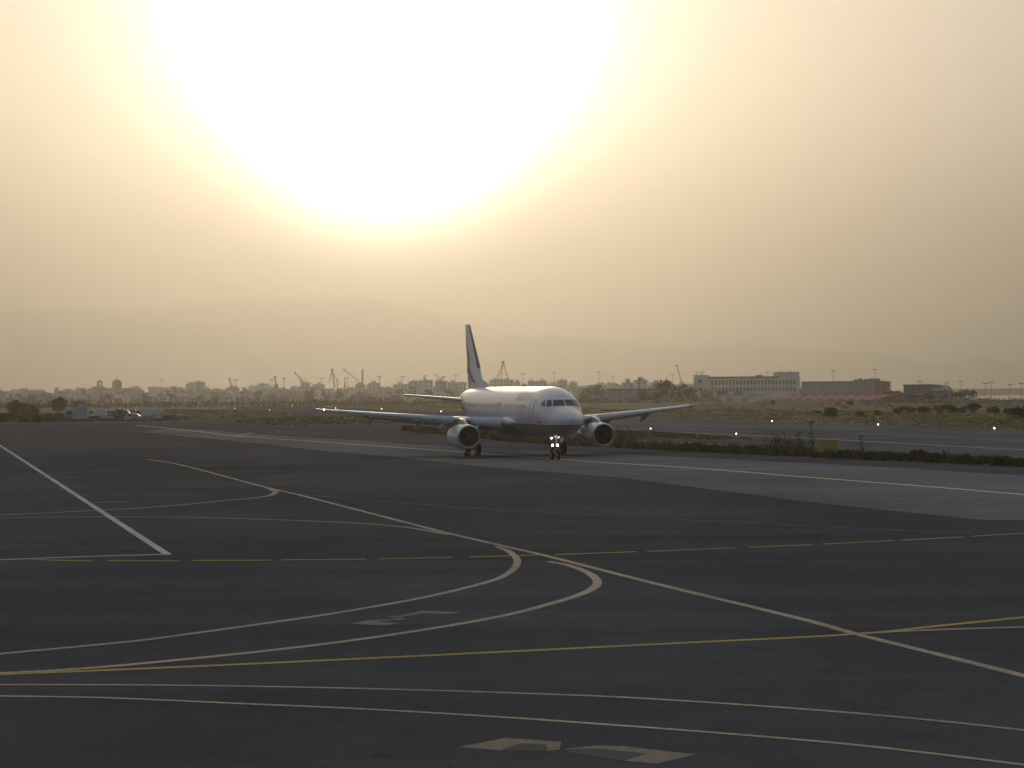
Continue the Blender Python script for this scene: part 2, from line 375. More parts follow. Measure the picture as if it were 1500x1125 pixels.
for i_, (m_, w_, p_) in enumerate(LINES): ribbon('painted_line', p_, w_, m_, z=.004+.0006*i_)
dash = [(50, 820.3, 135, 822.6), (157, 821.8, 262, 822.3), (282, 821.6, 397, 821.1), (412, 820.8, 537, 819.8), (553, 819.5, 663, 817), (688, 816.3, 794, 813.5),
        (813, 813, 933, 808.7), (948, 808.4, 1078, 803), (1097, 802.2, 1190, 798.4), (1205, 797.6, 1309, 792.5), (1320, 792, 1411, 787), (1422, 786.3, 1520, 780.5)]
for a, b, c, d in dash: ribbon('painted_dash', [(a, b), (c, d)], .27, m_yel, smooth=False, z=.0155)
ribbon('centre_line', [(200, 623), (243, 627), (307, 634), (348, 638.7), (407, 643), (480, 648), (680, 662.5), (730, 666), (813, 672), (880, 677.3), (977, 683), (1060, 689), (1169, 698), (1330, 710.5), (1500, 724.6), beyond((1330, 710.5), (1500, 724.6), 120), beyond((1330, 710.5), (1500, 724.6), 240)], .46, m_ctr, taxi, z=.009)
ribbon('painted_line', [(348, 638.5), (357, 636.5), (372, 634)], .5, m_pale, taxi, z=.009)
ribbon('edge_line', [(905, 629), (1050, 635.5), (1186, 642), (1330, 650), (1500, 659), beyond((1330, 650), (1500, 659), 120), beyond((1330, 650), (1500, 659), 280)], .55, m_white, runway, z=.009)
ribbon('worn_stripe', [(985, 628.5), (1040, 630.5), (1100, 632.5)], 2.6, m_faint, runway, z=.008)
ribbon('worn_stripe', [(1150, 625.5), (1215, 627), (1290, 629.5)], 3.0, m_faint, runway, z=.008)
ribbon('worn_stripe', [(1250, 634), (1370, 639.5), (1500, 645.5)], 2.2, m_faint, runway, z=.008)
ribbon('worn_stripe', [(870, 617), (950, 620), (1050, 624)], 2.5, m_faint, runway, z=.008)
m_mark = paint_mat('worn_stand_marking', (.30, .26, .19), (.115, .11, .10), .85)
m_mark2 = paint_mat('very_worn_stand_marking', (.135, .128, .112), (.10, .098, .095), .8)
MKZ = [.0040]
def mk(pts, m): MKZ[0] += .0004; ngon('painted_stand_number', [G(x, y) for x, y in pts], MKZ[0], m, apron)
def zm(pts, ox, oy, s): return [(ox+x/s, oy+y/s) for x, y in pts]
s1 = 1500/380.
mk(zm([(50, 136), (320, 84), (640, 106), (632, 150), (560, 160), (552, 122), (405, 114), (285, 156)], 660, 1060, s1), m_mark)
mk(zm([(285, 156), (405, 114), (552, 122), (557, 160), (400, 160)], 660, 1060, s1), m_mark2)
mk(zm([(640, 150), (850, 128), (1000, 132), (1420, 180), (1190, 234), (1005, 216), (1135, 176), (860, 146)], 660, 1060, s1), m_mark)
mk(zm([(640, 152), (860, 147), (1130, 177), (1003, 216), (850, 196), (700, 172)], 660, 1060, s1), m_mark2)
s2 = 1500/190.
mk(zm([(85, 228), (300, 190), (560, 178), (700, 160), (760, 178), (620, 186), (400, 204), (560, 214), (670, 220), (540, 248), (360, 242)], 500, 885, s2), m_mark)
mk(zm([(550, 150), (700, 128), (930, 78), (1100, 84), (1375, 96), (1250, 118), (1080, 110), (930, 108), (700, 152), (600, 160)], 500, 885, s2), m_mark)

# grass islands
m_weed_soil = mat('weedy_soil', (.08, .078, .036), rough=.95, var=.35, scale=.5, col2=(.16, .115, .06), spec=.1)
isl_front = [(591, 632), (591, 624.5), (640, 628), (700, 634.5), (790, 640), (860, 643.5), (1000, 646.5), (1080, 652), (1180, 658), (1300, 666), (1400, 671), (1500, 677), beyond((1300, 666), (1500, 677), 240), beyond((1300, 676), (1500, 685), 240), (1500, 685), (1400, 680), (1250, 673.5), (1080, 665.5), (1000, 662), (890, 656), (750, 648), (680, 640)]
isl_mid = [(880, 631), (930, 631.5), (1000, 636), (1060, 640.5), (1105, 644.2), (1060, 645.2), (980, 642.5), (900, 639.5)]
isl_left = [(345, 620), (352, 614.5), (400, 612.5), (480, 610.3), (560, 610.5), (620, 613), (655, 616.5), (655, 622), (600, 620.5), (540, 621.3), (450, 623.3), (375, 623.3)]
islands = []
for pts, lab in ((isl_front, 'long weedy verge between the taxiway and the runway'), (isl_mid, 'short grass wedge between the verge and the runway'), (isl_left, 'grass island behind the left wing tip')):
    o = ngon('grass_island', Gs(pts), .03, m_weed_soil); tag(o, lab, kind='structure'); islands.append(o)

def in_poly(x, y, P):
    c = False; j = len(P)-1
    for i in range(len(P)):
        if (P[i].y > y) != (P[j].y > y) and x < (P[j].x-P[i].x)*(y-P[i].y)/(P[j].y-P[i].y)+P[i].x: c = not c
        j = i
    return c
def tufts(name, poly, n, h, mats_, label, blades=9, spread=.35, dens=None):
    P = Gs(poly) if not isinstance(poly[0], Vector) else poly
    xs = [p.x for p in P]; ys = [p.y for p in P]; V = []; Fc = []; mi = []; k = 0; tries = 0
    while k < n and tries < n*60:
        tries += 1
        x, y = random.uniform(min(xs), max(xs)), random.uniform(min(ys), max(ys))
        if not in_poly(x, y, P): continue
        if dens and random.random() > dens(x, y): continue
        k += 1; hh = h*random.uniform(.45, 1.25)*(1 if random.random() < .9 else 1.5); im = random.randrange(len(mats_))
        for _ in range(blades):
            a = random.uniform(0, 2*PI); r = random.uniform(0, spread); bx, by = x+r*math.cos(a), y+r*math.sin(a)
            l = hh*random.uniform(.5, 1.1); w = random.uniform(.03, .09); tx, ty = random.uniform(-.35, .35)*l, random.uniform(-.35, .35)*l
            a2 = random.uniform(0, PI); dx, dy = w*math.cos(a2), w*math.sin(a2); q = len(V)
            V += [(bx-dx, by-dy, -.02), (bx+dx, by+dy, -.02), (bx+dx*.8+tx*.4, by+dy*.8+ty*.4, l*.6), (bx-dx*.8+tx*.4, by-dy*.8+ty*.4, l*.6), (bx+tx, by+ty, l)]
            Fc += [(q, q+1, q+2, q+3), (q+3, q+2, q+4)]; mi += [im, im]
    o = mesh(name, V, Fc, mats_, mi=mi); return tag(o, label, 'grass', kind='stuff')
g1 = leafmat('olive_weeds', (.075, .080, .030))
g2 = leafmat('dark_weeds', (.040, .048, .020))
g3 = leafmat('dry_straw', (.24, .17, .08))
g4 = leafmat('brown_weeds', (.14, .10, .055))
Pf = Gs(isl_front)
# the near half of the verge carries a dense dark hedge of weeds, the far half is shorter and drier
def near_side(x, y):
    u, v = px_of((x, y, 0)); lo = lerp_tab([(400, 620), (591, 632), (680, 640), (750, 648), (890, 656), (1000, 662), (1080, 665.5), (1250, 673.5), (1400, 680), (1500, 685), (1700, 694), (2500, 750)], u)
    return 1.0 if lo-v < 4.5 and v < lo-.4 else .0
tufts('weeds', isl_front, 9000, .48, [g2, g2, g1], 'thick dark strip of weeds along the near edge of the verge', blades=13, dens=near_side)
tufts('dry_grass', isl_front, 2600, .20, [g4, g3, g1, g4], 'short brown grass on the far side of the verge', blades=7, dens=lambda x, y: .12+.88*(1-near_side(x, y)))
tufts('dry_grass', isl_mid, 700, .22, [g4, g1, g2], 'low brown grass on the short wedge before the runway', blades=9)
tufts('dry_grass', isl_left, 2000, .28, [g1, g2, g4], 'low green and brown grass on the island behind the left wing', blades=9)
tufts('dry_grass', [G(240, 617), G(350, 613), G(424, 609), G(425, 606), G(400, 603.5), G(345, 600.5), G(240, 600)], 1500, .25, [g1, g3, g4, g1], 'dry yellow-green grass between the parked trucks and the tarmac', blades=8, spread=.8)
tufts('dry_grass', [G(-30, 620), G(100, 618.5), G(240, 616.7), G(240, 606), G(100, 606), G(-30, 606)], 1300, .45, [g1, g2, g4], 'rough grass around the vehicle park on the left', blades=8, spread=.8)
tufts('dry_grass', [G(880, 610), G(1110, 615.5), G(1300, 623.5), G(1520, 631), G(1520, 606), G(1300, 603), G(1100, 600), G(880, 600)], 2600, .22, [g3, g1, g4, g4], 'dry reddish grass beyond the runway', blades=8, spread=.9)
tufts('dry_grass', [G(430, 593.5), G(520, 596.5), G(700, 605.5), G(880, 610), G(880, 598), G(650, 593), G(430, 590)], 1500, .3, [g3, g1, g4], 'dry brown grass behind the aeroplane before the town', blades=8, spread=1.2)

# ------------------------------------------------------------------ hills far across the bay
def ridge(name, prof, D, m, label, seed):
    rnd = random.Random(seed); xs = list(range(prof[0][0], prof[-1][0]+1, 9)); V = []; Fc = []; dep = [-900, -650, -400, -200, 0, 250, 600, 1000]; sc = [0, .2, .48, .78, 1, .8, .45, 0]
    ph = [rnd.uniform(0, 6) for _ in range(6)]
    for j, (dd, q) in enumerate(zip(dep, sc)):
        for x in xs:
            top = lerp_tab(prof, x); top += .9*math.sin(x*.11+ph[0])+.6*math.sin(x*.27+ph[1])
            zt = at(x, top, D).z; g = .10*math.sin(x*.05+ph[2]+j)+.06*math.sin(x*.13+ph[3]+1.7*j)
            zz = SEA-2+(zt-SEA+2)*max(0, q*(1+(g if 0 < q < 1 else 0)))
            V.append(((x-750)/FPX*D, D+dd, zz))
    n = len(xs)
    for j in range(len(dep)-1):
        for i in range(n-1): a = j*n+i; Fc.append((a, a+1, a+n+1, a+n))
    return tag(mesh(name, V, Fc, m, smooth=True), label, kind='structure')
m_hill = mat('dry_hillside', (.13, .12, .09), rough=1, var=.3, scale=.01, spec=.1)
ridge('hills', [(-700, 470), (-300, 452), (0, 457), (100, 455), (230, 452), (300, 446), (345, 437), (390, 440), (430, 439), (470, 442), (520, 434), (560, 441), (620, 453), (680, 478), (740, 508), (800, 540), (860, 566)],
      12500, m_hill, 'faint mountain ridge in the haze behind the town on the left', 3)
ridge('hills', [(560, 560), (640, 510), (700, 494), (800, 491), (870, 499), (930, 503), (1010, 507), (1090, 503), (1150, 511), (1200, 514), (1300, 517), (1350, 531), (1400, 530), (1430, 524), (1480, 529), (1560, 540), (1700, 545), (2000, 560)],
      11500, m_hill, 'low faint hills across the bay on the right', 5)

# ------------------------------------------------------------------ the aeroplane  (local axes: x aft from the nose, y to its right wing, z up)
TH = .252
plane = empty('airplane', (4.67, 158.5, 0), PI/2+TH)
tag(plane, 'white twin-engine airliner with a thin red stripe taxiing towards us, lights on', 'airplane')
m_fus = mat('white_gloss_paint', (.60, .605, .62), rough=.33, var=.06, scale=.6, coat=.45)
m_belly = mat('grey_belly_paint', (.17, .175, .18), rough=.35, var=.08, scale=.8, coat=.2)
m_red = mat('red_stripe_paint', (.50, .015, .04), rough=.3, var=.05)
m_wing = mat('grey_wing_paint', (.36, .365, .37), rough=.32, var=.07, scale=.9)
m_slat = mat('bare_slat_metal', (.44, .49, .52), rough=.34, var=.06, metal=.15)
m_lip = mat('polished_inlet_metal', (.40, .41, .43), rough=.30, var=.04, metal=.9)
m_nac = mat('nacelle_paint', (.50, .52, .55), rough=.28, var=.08, scale=1.2, coat=.3)
m_dark = mat('dark_inlet', (.010, .010, .011), rough=.8, var=.2, spec=.05)
m_fan = mat('fan_metal', (.02, .02, .022), rough=.6, var=.2, spec=.1)
m_tyre = mat('tyre_rubber', (.010, .010, .010), rough=.9, var=.2, spec=.1)
m_rim = mat('wheel_rim_metal', (.30, .30, .30), rough=.45, var=.1, metal=.5)
m_strut = mat('gear_strut_metal', (.26, .26, .26), rough=.4, var=.15, metal=.4)
m_navy = mat('navy_paint', (.02, .035, .09), rough=.3, var=.1)
m_gull = mat('grey_blue_paint', (.10, .105, .125), rough=.35, var=.15)
m_glass = mat('cockpit_glass', (.012, .016, .022), rough=.08, var=.1, spec=.8)
m_gold = mat('gold_lettering', (.58, .52, .44), rough=.4, var=.1)
m_seam = mat('panel_seam', (.53, .535, .55), rough=.5, var=.1)

ST = [(0.0, 3.25, 3.25, .01), (.12, 3.50, 3.00, .33), (.4, 3.74, 2.72, .62), (.8, 3.95, 2.46, .90), (1.3, 4.13, 2.22, 1.15), (1.9, 4.36, 2.02, 1.38), (2.5, 4.88, 1.88, 1.56), (3.1, 5.28, 1.80, 1.70),
      (4.0, 5.60, 1.74, 1.84), (5.0, 5.79, 1.72, 1.93), (6.3, 5.87, 1.72, 1.975), (14, 5.87, 1.72, 1.975), (23.8, 5.87, 1.72, 1.975), (26, 5.87, 1.86, 1.95), (28, 5.87, 2.18, 1.87), (30, 5.84, 2.62, 1.70),
      (32, 5.78, 3.12, 1.42), (34, 5.66, 3.64, 1.07), (36, 5.42, 4.20, .66), (37.1, 5.22, 4.52, .36), (37.57, 5.05, 4.72, .16)]
_X = np.array([s[0] for s in ST])
def _mono(col):
    y = np.array([s[col] for s in ST]); d = np.diff(y)/np.diff(_X); m = np.zeros(len(y)); m[0], m[-1] = d[0], d[-1]
    for i in range(1, len(y)-1):
        m[i] = 0 if d[i-1]*d[i] <= 0 else 2*d[i-1]*d[i]/(d[i-1]+d[i])
    def f(x):
        x = min(max(x, _X[0]), _X[-1]); i = min(max(int(np.searchsorted(_X, x))-1, 0), len(_X)-2); h = _X[i+1]-_X[i]; t = (x-_X[i])/h
        return (2*t**3-3*t*t+1)*y[i]+(t**3-2*t*t+t)*h*m[i]+(-2*t**3+3*t*t)*y[i+1]+(t**3-t*t)*h*m[i+1]
    return f
f_top, f_bot, f_w = _mono(1), _mono(2), _mono(3)
def sect(x):
    zt, zb, w = f_top(x), f_bot(x), f_w(x); zc = zb+(zt-zb)*.50
    return zt, zb, w, zc
def fy(x, z, off=0.0):                       # half width of the skin at station x and height z
    zt, zb, w, zc = sect(x); k = (z-zc)/((zt-zc) if z > zc else (zc-zb)); k = max(-1, min(1, k))
    return w*math.sqrt(max(0, 1-k*k))+off
def fx(y, z):                                # station where the nose skin passes through (y, z)
    lo, hi = 0.02, 8.0
    for _ in range(40):
        mid = (lo+hi)/2; zt, zb, w, zc = sect(mid); kz = (z-zc)/((zt-zc) if z > zc else (zc-zb))
        if (y/w)**2+kz*kz < 1: hi = mid
        else: lo = mid
    return hi
Z_RED = 2.86
xs = [0.02, .06, .12, .2, .3, .45, .6, .8, 1.0, 1.25, 1.5, 1.75, 2.0, 2.25, 2.5, 2.75, 3.0, 3.3, 3.6, 4, 4.5, 5, 5.6, 6.3]+[7+i for i in range(17)]+[24+.5*i for i in range(27)]+[37.2, 37.4, 37.57]
def skin(zlo, zhi, name, m, parent, n=40, x0=0, x1=99, off=0):
    # strip of the hull between two heights (None = keel or crown)
    V = []; Fc = []; XX = [x for x in xs if x0 <= x <= x1]
    for x in XX:
        zt, zb, w, zc = sect(x)
        def a_of(z):
            k = (z-zc)/((zt-zc) if z > zc else (zc-zb)); return math.acos(max(-1, min(1, k)))
        a0 = a_of(zhi) if zhi is not None else 0.0
        a1 = a_of(zlo) if zlo is not None else PI
        for sgn in (1, -1):
            for i in range(n+1):
                a = a0+(a1-a0)*i/n; c = math.cos(a)
                z = zc+c*((zt-zc) if c > 0 else (zc-zb)); V.append((x, sgn*(w+off)*math.sin(a), z))
    rows = 2*(n+1)
    for j in range(len(XX)-1):
        for s_ in range(2):
            for i in range(n):
                p = j*rows+s_*(n+1)+i; q = p+rows
                Fc.append((p, p+1, q+1, q) if s_ == 0 else (p, q, q+1, p+1))
    o = mesh(name, V, Fc, m, parent, smooth=True)
    bm = bmesh.new(); bm.from_mesh(o.data); bmesh.ops.remove_doubles(bm, verts=bm.verts, dist=.0005)
    bmesh.ops.dissolve_degenerate(bm, dist=.0002, edges=bm.edges); bmesh.ops.recalc_face_normals(bm, faces=bm.faces)
    bm.to_mesh(o.data); bm.free(); o.data.polygons.foreach_set('use_smooth', np.ones(len(o.data.polygons), bool)); return o
fus = skin(Z_RED, None, 'fuselage', m_fus, plane)
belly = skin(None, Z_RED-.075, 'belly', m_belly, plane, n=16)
skin(Z_RED-.075, Z_RED+.0, 'red_stripe', m_red, plane, n=1, off=.002)

def patch_side(name, quad, m, parent, sgn=1, off=.012, nu=6, nv=6):   # quad of (x, z) corners on the hull side
    V = []; Fc = []; (a, b, c, d) = quad
    for i in range(nu+1):
        for j in range(nv+1):
            u, v = i/nu, j/nv
            x = (a[0]*(1-u)+b[0]*u)*(1-v)+(d[0]*(1-u)+c[0]*u)*v; z = (a[1]*(1-u)+b[1]*u)*(1-v)+(d[1]*(1-u)+c[1]*u)*v
            V.append((x, sgn*fy(x, z, off), z))
    for i in range(nu):
        for j in range(nv):
            p = i*(nv+1)+j; Fc.append((p, p+1, p+nv+2, p+nv+1))
    return mesh(name, V, Fc, m, parent, smooth=True)
def patch_front(name, quad, m, parent, off=.014, n=6):                # quad of (y, z) corners on the nose
    V = []; Fc = []; (a, b, c, d) = quad
    for i in range(n+1):
        for j in range(n+1):
            u, v = i/n, j/n
            y = (a[0]*(1-u)+b[0]*u)*(1-v)+(d[0]*(1-u)+c[0]*u)*v; z = (a[1]*(1-u)+b[1]*u)*(1-v)+(d[1]*(1-u)+c[1]*u)*v
            V.append((fx(y, z)-off, y*1.004, z+off*.5))
    for i in range(n):
        for j in range(n):
            p = i*(n+1)+j; Fc.append((p, p+1, p+n+2, p+n+1))
    return mesh(name, V, Fc, m, parent, smooth=True)
for sg in (1, -1):
    patch_front('windscreen_pane', [(.045*sg, 4.34), (.96*sg, 4.30), (.82*sg, 4.80), (.045*sg, 4.82)], m_glass, plane)
    # side panes follow on round the nose
    patch_front('side_pane', [(1.04*sg, 4.30), (1.40*sg, 4.28), (1.17*sg, 4.80), (.92*sg, 4.80)], m_glass, plane)
    patch_side('rear_side_pane', [(fx(1.44, 4.28), 4.28), (3.55, 4.40), (3.55, 4.62), (fx(1.24, 4.80), 4.80)], m_glass, plane, sg)
    # cabin windows, one small rounded pane after another
    mb = MB()
    for i in range(46):
        x = 7.0+i*.533
        if 13.4 < x < 15.6 and i % 7 == 0: continue
        k = [(x-.10, 4.10), (x+.10, 4.10), (x+.10, 4.40), (x-.10, 4.40)]
        k2 = [(x-.05, 4.06), (x+.05, 4.06), (x+.05, 4.44), (x-.05, 4.44)]
        for q in (k, k2): mb.add([(a, sg*fy(a, z, .012 if q is k else .013), z) for a, z in q], [(0, 1, 2, 3) if sg < 0 else (3, 2, 1, 0)])
    tag(mb.build('cabin_windows', m_glass, plane), kind='stuff')
    # doors: dark seams round a panel that stands slightly proud
    for x0, x1, z0, z1 in ((4.75, 5.60, 2.98, 4.85), (32.2, 32.95, 3.70, 5.05), (15.3, 15.8, 3.55, 4.55), (16.3, 16.8, 3.55, 4.55)):
        dd = patch_side('cabin_door', [(x0, z0), (x1, z0), (x1, z1), (x0, z1)], m_fus, plane, sg, off=.02)
        mb = MB()
        for qa, qb in (((x0, z0), (x0, z1)), ((x1, z0), (x1, z1)), ((x0, z0), (x1, z0)), ((x0, z1), (x1, z1))):
            for t in range(6):
                p = [(qa[0]+(qb[0]-qa[0])*u, qa[1]+(qb[1]-qa[1])*u) for u in (t/6, (t+1)/6)]
                mb.tube(*[(a, sg*fy(a, z, .02), z) for a, z in p], .022, n=5)
        mb.build('door_seam', m_seam, dd, True)
for x0, x1, z0, z1 in ((3.15, 3.55, 3.55, 3.80), (4.1, 4.35, 3.08, 3.2), (2.35, 2.6, 3.10, 3.22), (8.2, 9.6, 2.95, 3.75)):
    patch_side('service_hatch', [(x0, z0), (x1, z0), (x1, z1), (x0, z1)], m_seam if x1-x0 < 1 else m_fus, plane, 1, off=.010)
patch_side('red_badge', [(3.3, 2.98), (4.0, 2.98), (4.0, 3.1), (3.3, 3.1)], m_red, plane, 1, off=.014)

# title on the hull, wrapped round the skin
def hull_text(txt, x_start, x_end, zb, h, m, sgn):
    cu = bpy.data.curves.new('t', 'FONT'); cu.body = txt; cu.size = 1; cu.resolution_u = 3
    ob = bpy.data.objects.new('t', cu); COL.objects.link(ob)
    dg = bpy.context.evaluated_depsgraph_get(); me = bpy.data.meshes.new_from_object(ob.evaluated_get(dg)); bpy.data.objects.remove(ob)
    bm = bmesh.new(); bm.from_mesh(me)
    bmesh.ops.subdivide_edges(bm, edges=[e for e in bm.edges if e.calc_length() > .15], cuts=4); bmesh.ops.triangulate(bm, faces=bm.faces)
    X = [v.co.x for v in bm.verts]; Y = [v.co.y for v in bm.verts]; x0, x1, y0, y1 = min(X), max(X), min(Y), max(Y)
    for v in bm.verts:
        u = (v.co.x-x0)/(x1-x0); w = (v.co.y-y0)/(y1-y0)
        x = x_start+(x_end-x_start)*u; z = zb+h*w; v.co = (x, sgn*fy(x, z, .016), z)
    bm.to_mesh(me); bm.free(); me.materials.clear(); me.materials.append(m)
    o = bpy.data.objects.new('airline_title', me); link(o, plane); return o
hull_text('AEGEAN', 11.2, 6.4, 4.72, .72, m_gold, 1)     # reads towards the nose on the right-hand side
hull_text('AEGEAN', 6.4, 11.2, 4.72, .72, m_gold, -1)

# ---- aerofoil surfaces
def foil(c, t, n=14):                         # closed loop, x 0..c, starting at the trailing edge over the top
    P = []
    for i in range(n+1):
        b = PI*i/n; x = .5*(1+math.cos(b)); yt = 5*t*(.2969*math.sqrt(x)-.126*x-.3516*x*x+.2843*x**3-.1036*x**4)
        P.append((x*c, yt*c))
    for i in range(n-1, 0, -1):
        b = PI*i/n; x = .5*(1+math.cos(b)); yt = 5*t*(.2969*math.sqrt(x)-.126*x-.3516*x*x+.2843*x**3-.1036*x**4)
        P.append((x*c, -yt*c*.75))
    return P
def lofted(name, secs, m, parent, vertical=False, cap=True, cut=None):
    V = []; Fc = []; n = None
    for (s, xle, c, z, t, tw) in secs:
        P = foil(c, t); n = len(P)
        if cut: P = cut(P, c)
        for (px_, pz) in P:
            xr = px_*math.cos(tw)+pz*math.sin(tw); zr = -px_*math.sin(tw)+pz*math.cos(tw)
            V.append((xle+xr, zr, z) if vertical else (xle+xr, s, z+zr))
    n = len(V)//len(secs)
    for j in range(len(secs)-1):
        for i in range(n): Fc.append((j*n+i, j*n+(i+1) % n, (j+1)*n+(i+1) % n, (j+1)*n+i))
    if cap: Fc += [tuple(range(n))[::-1], tuple(range((len(secs)-1)*n, len(secs)*n))]
    o = mesh(name, V, Fc, m, parent); return autosmooth(o, 50)
def wing_sec(y):
    xle = 11.75+(y-1.95)*.520
    c = (18.35-xle) if y < 6.4 else (18.35-(11.75+4.45*.52))*(1-(y-6.4)/(17.05-6.4))+1.45*(y-6.4)/(17.05-6.4)
    z = 2.86+(y-1.95)*.074+.0012*(y-1.95)**2*.5
    t = .145 if y < 2.5 else .145-(y-2.5)*.0028
    return (y, xle, c, z, t, R(2.5)-R(3.5)*(y-1.95)/15)
for sg in (1, -1):
    ys = [1.2, 1.95, 3, 4.2, 5.4, 6.4, 8, 10, 12, 14, 16, 16.9]
    secs = [(sg*a, *wing_sec(a)[1:]) for a in ys]
    wing = lofted('wing', secs, m_wing, plane)
    # leading edge slats in five panels, a little below and ahead of the wing
    for a, b in ((2.7, 4.9), (6.3, 8.7), (8.75, 11.2), (11.25, 13.7), (13.75, 16.2)):
        V = []; Fc = []; K = 9
        for y in (a, b):
            _, xle, c, z, t, tw = wing_sec(y); th = c*t
            for i in range(K):
                q = -1.15+2.3*i/(K-1)
                V.append((xle-.09+.16*c*(1-math.cos(q))*.55, sg*y, z-.05+th*.60*math.sin(q)*(1.0 if q > 0 else .85)))
            for i in range(K-1, -1, -1):
                q = -1.05+2.1*i/(K-1)
                V.append((xle+.02+.16*c*(1-math.cos(q))*.55, sg*y, z-.05+th*.42*math.sin(q)))
        n = 2*K
        for i in range(n): Fc.append((i, (i+1) % n, n+(i+1) % n, n+i))
        Fc += [tuple(range(n))[::-1], tuple(range(n, 2*n))]
        autosmooth(mesh('slat', V, Fc, m_slat, wing), 50)
    # flaps, slightly lowered at the trailing edge
    for a, b in ((2.2, 6.2), (6.5, 12.8)):
        fs = []
        for y in (a, b):
            _, xle, c, z, t, tw = wing_sec(y); fs.append((sg*y, xle+c*.80, c*.26, z-c*.06-.10, .13, R(16)))
        lofted('flap', fs, m_wing, wing)
    # flap track fairings
    for y, l, h in ((5.95, 3.6, .62), (8.3, 3.3, .58), (12.2, 2.7, .50)):
        _, xle, c, z, t, tw = wing_sec(y); xe = xle+c*.45; V = []; Fc = []; n = 10; K = 12
        for i in range(K+1):
            u = i/K; r = h*math.sin(PI*min(1, u*1.02+.02))**.6*(1-.25*u); x = xe+l*u; zc = z-.28-.80*u*u
            for j in range(n): q = 2*PI*j/n; V.append((x, sg*y+.42*r*math.cos(q), zc+r*.8*math.sin(q)))
        for i in range(K):
            for j in range(n): Fc.append((i*n+j, i*n+(j+1) % n, (i+1)*n+(j+1) % n, (i+1)*n+j))
        Fc += [tuple(range(n))[::-1], tuple(range(K*n, (K+1)*n))]
        autosmooth(mesh('flap_fairing', V, Fc, m_wing, wing), 60)
    # wing tip fence
    _, xle, c, z, t, tw = wing_sec(16.9); y = 16.93; mb = MB()
    P = [(xle+.35, z), (xle+1.30, z+.55), (xle+1.62, z+.55), (xle+1.55, z+.05), (xle+1.62, z-.35), (xle+1.3, z-.35)]
    mb.add([(a, sg*(y+d), b) for d in (0, .05) for a, b in P], [tuple(range(6))[::-1], tuple(range(6, 12))]+[(i, (i+1) % 6, 6+(i+1) % 6, 6+i) for i in range(6)])
    mb.build('wingtip_fence', m_wing, wing)
    # bright lamp at the wing tip
    ml = mat('white_lamp', (1, 1, 1), rough=.3, var=0, emit=(1, .93, .8), estr=6)
    if sg == 1:
        MB().lathe([(-.06, .02), (-.03, .06), (.03, .07), (.08, .02)], (wing_sec(16.3)[1]-.02, sg*16.3, wing_sec(16.3)[3]+.03), n=10).build('position_lamp', ml, wing)
    # ---- engine
    EY, EZ, EX = 5.75*sg, 1.80, 10.55
    nac = MB().lathe([(.12, .965), (.35, 1.00), (.9, 1.045), (1.8, 1.07), (2.8, 1.05), (3.8, .97), (4.6, .85), (5.3, .70), (5.35, .62)], (EX, EY, EZ), n=48).build('nacelle', m_nac, plane); autosmooth(nac, 60)
    lip = MB().lathe([(.28, .77), (.12, .80), (.03, .85), (0, .895), (.03, .935), (.12, .967), (.22, .992)], (EX, EY, EZ), n=48).build('inlet_lip', m_lip, nac, True)
    MB().lathe([(.27, .77), (.7, .76), (1.15, .77), (1.2, .77)], (EX, EY, EZ), n=40).build('inlet_duct', m_dark, nac, True)
    fan = MB().lathe([(1.22, .77), (1.24, .05)], (EX, EY, EZ), n=40).build('fan_disc', m_dark, nac)
    mb = MB()
    for i in range(22):
        a = 2*PI*i/22; c, s = math.cos(a), math.sin(a); p = []
        for r, tx, wd in ((.24, .02, .045), (.75, -.02, .085)):
            for sd in (-1, 1):
                da = sd*wd; p.append((EX+1.12+sd*.07+tx, EY+r*c-da*s, EZ+r*s+da*c))
        mb.add(p, [(0, 1, 3, 2)])
    tag(mb.build('fan_blades', m_fan, nac), kind='stuff')
    MB().lathe([(.82, .005), (.92, .12), (1.10, .24), (1.2, .27)], (EX, EY, EZ), n=24).build('spinner', m_fan, nac, True)
    MB().lathe([(5.0, .62), (5.5, .50), (6.0, .30), (6.3, .05)], (EX, EY, EZ), n=24).build('exhaust_cone', m_fan, nac, True)
    # strake on the inboard side
    MB().add([(EX+1.0, EY-sg*.93, EZ+.66), (EX+2.1, EY-sg*.93, EZ+.66), (EX+2.1, EY-sg*1.17, EZ+.95), (EX+1.5, EY-sg*1.12, EZ+.88)], [(0, 1, 2, 3)]).build('strake', m_nac, nac)
    # pylon from nacelle to wing
    P = [(EX+.8, EZ+1.02), (EX+2.2, EZ+1.42), (13.6, 3.30), (14.6, 3.32), (18.1, 2.55), (16.2, 2.35), (EX+4.4, EZ+.80), (EX+2, EZ+1.0)]; n = len(P)
    V = [(a, EY+d*(.06 if k in (0,) else .20), b) for d in (-1, 1) for k, (a, b) in enumerate(P)]
    pl = MB().add(V, [tuple(range(n))[::-1], tuple(range(n, 2*n))]+[(i, (i+1) % n, n+(i+1) % n, n+i) for i in range(n)]).build('pylon', m_wing, plane)
    # ---- main gear
    GX, GY = 17.71, 3.80*sg
    leg = MB().tube((GX-.2, GY-sg*.1, 2.75), (GX, GY, 1.5), .15, .14, 12).tube((GX, GY, 1.5), (GX, GY, .585), .105, .10, 12).tube((GX, GY-.42, .585), (GX, GY+.42, .585), .08, n=10)
    leg = autosmooth(leg.build('main_gear_leg', m_strut, plane), 40)
    MB().tube((GX-.1, GY-sg*1.9, 2.35), (GX, GY, 1.45), .07, n=8).build('side_brace', m_strut, leg)
    MB().tube((GX+.15, GY, 1.45), (GX+.42, GY, 1.05), .04, n=6).tube((GX+.42, GY, 1.05), (GX+.12, GY, .68), .04, n=6).build('torque_link', m_strut, leg)
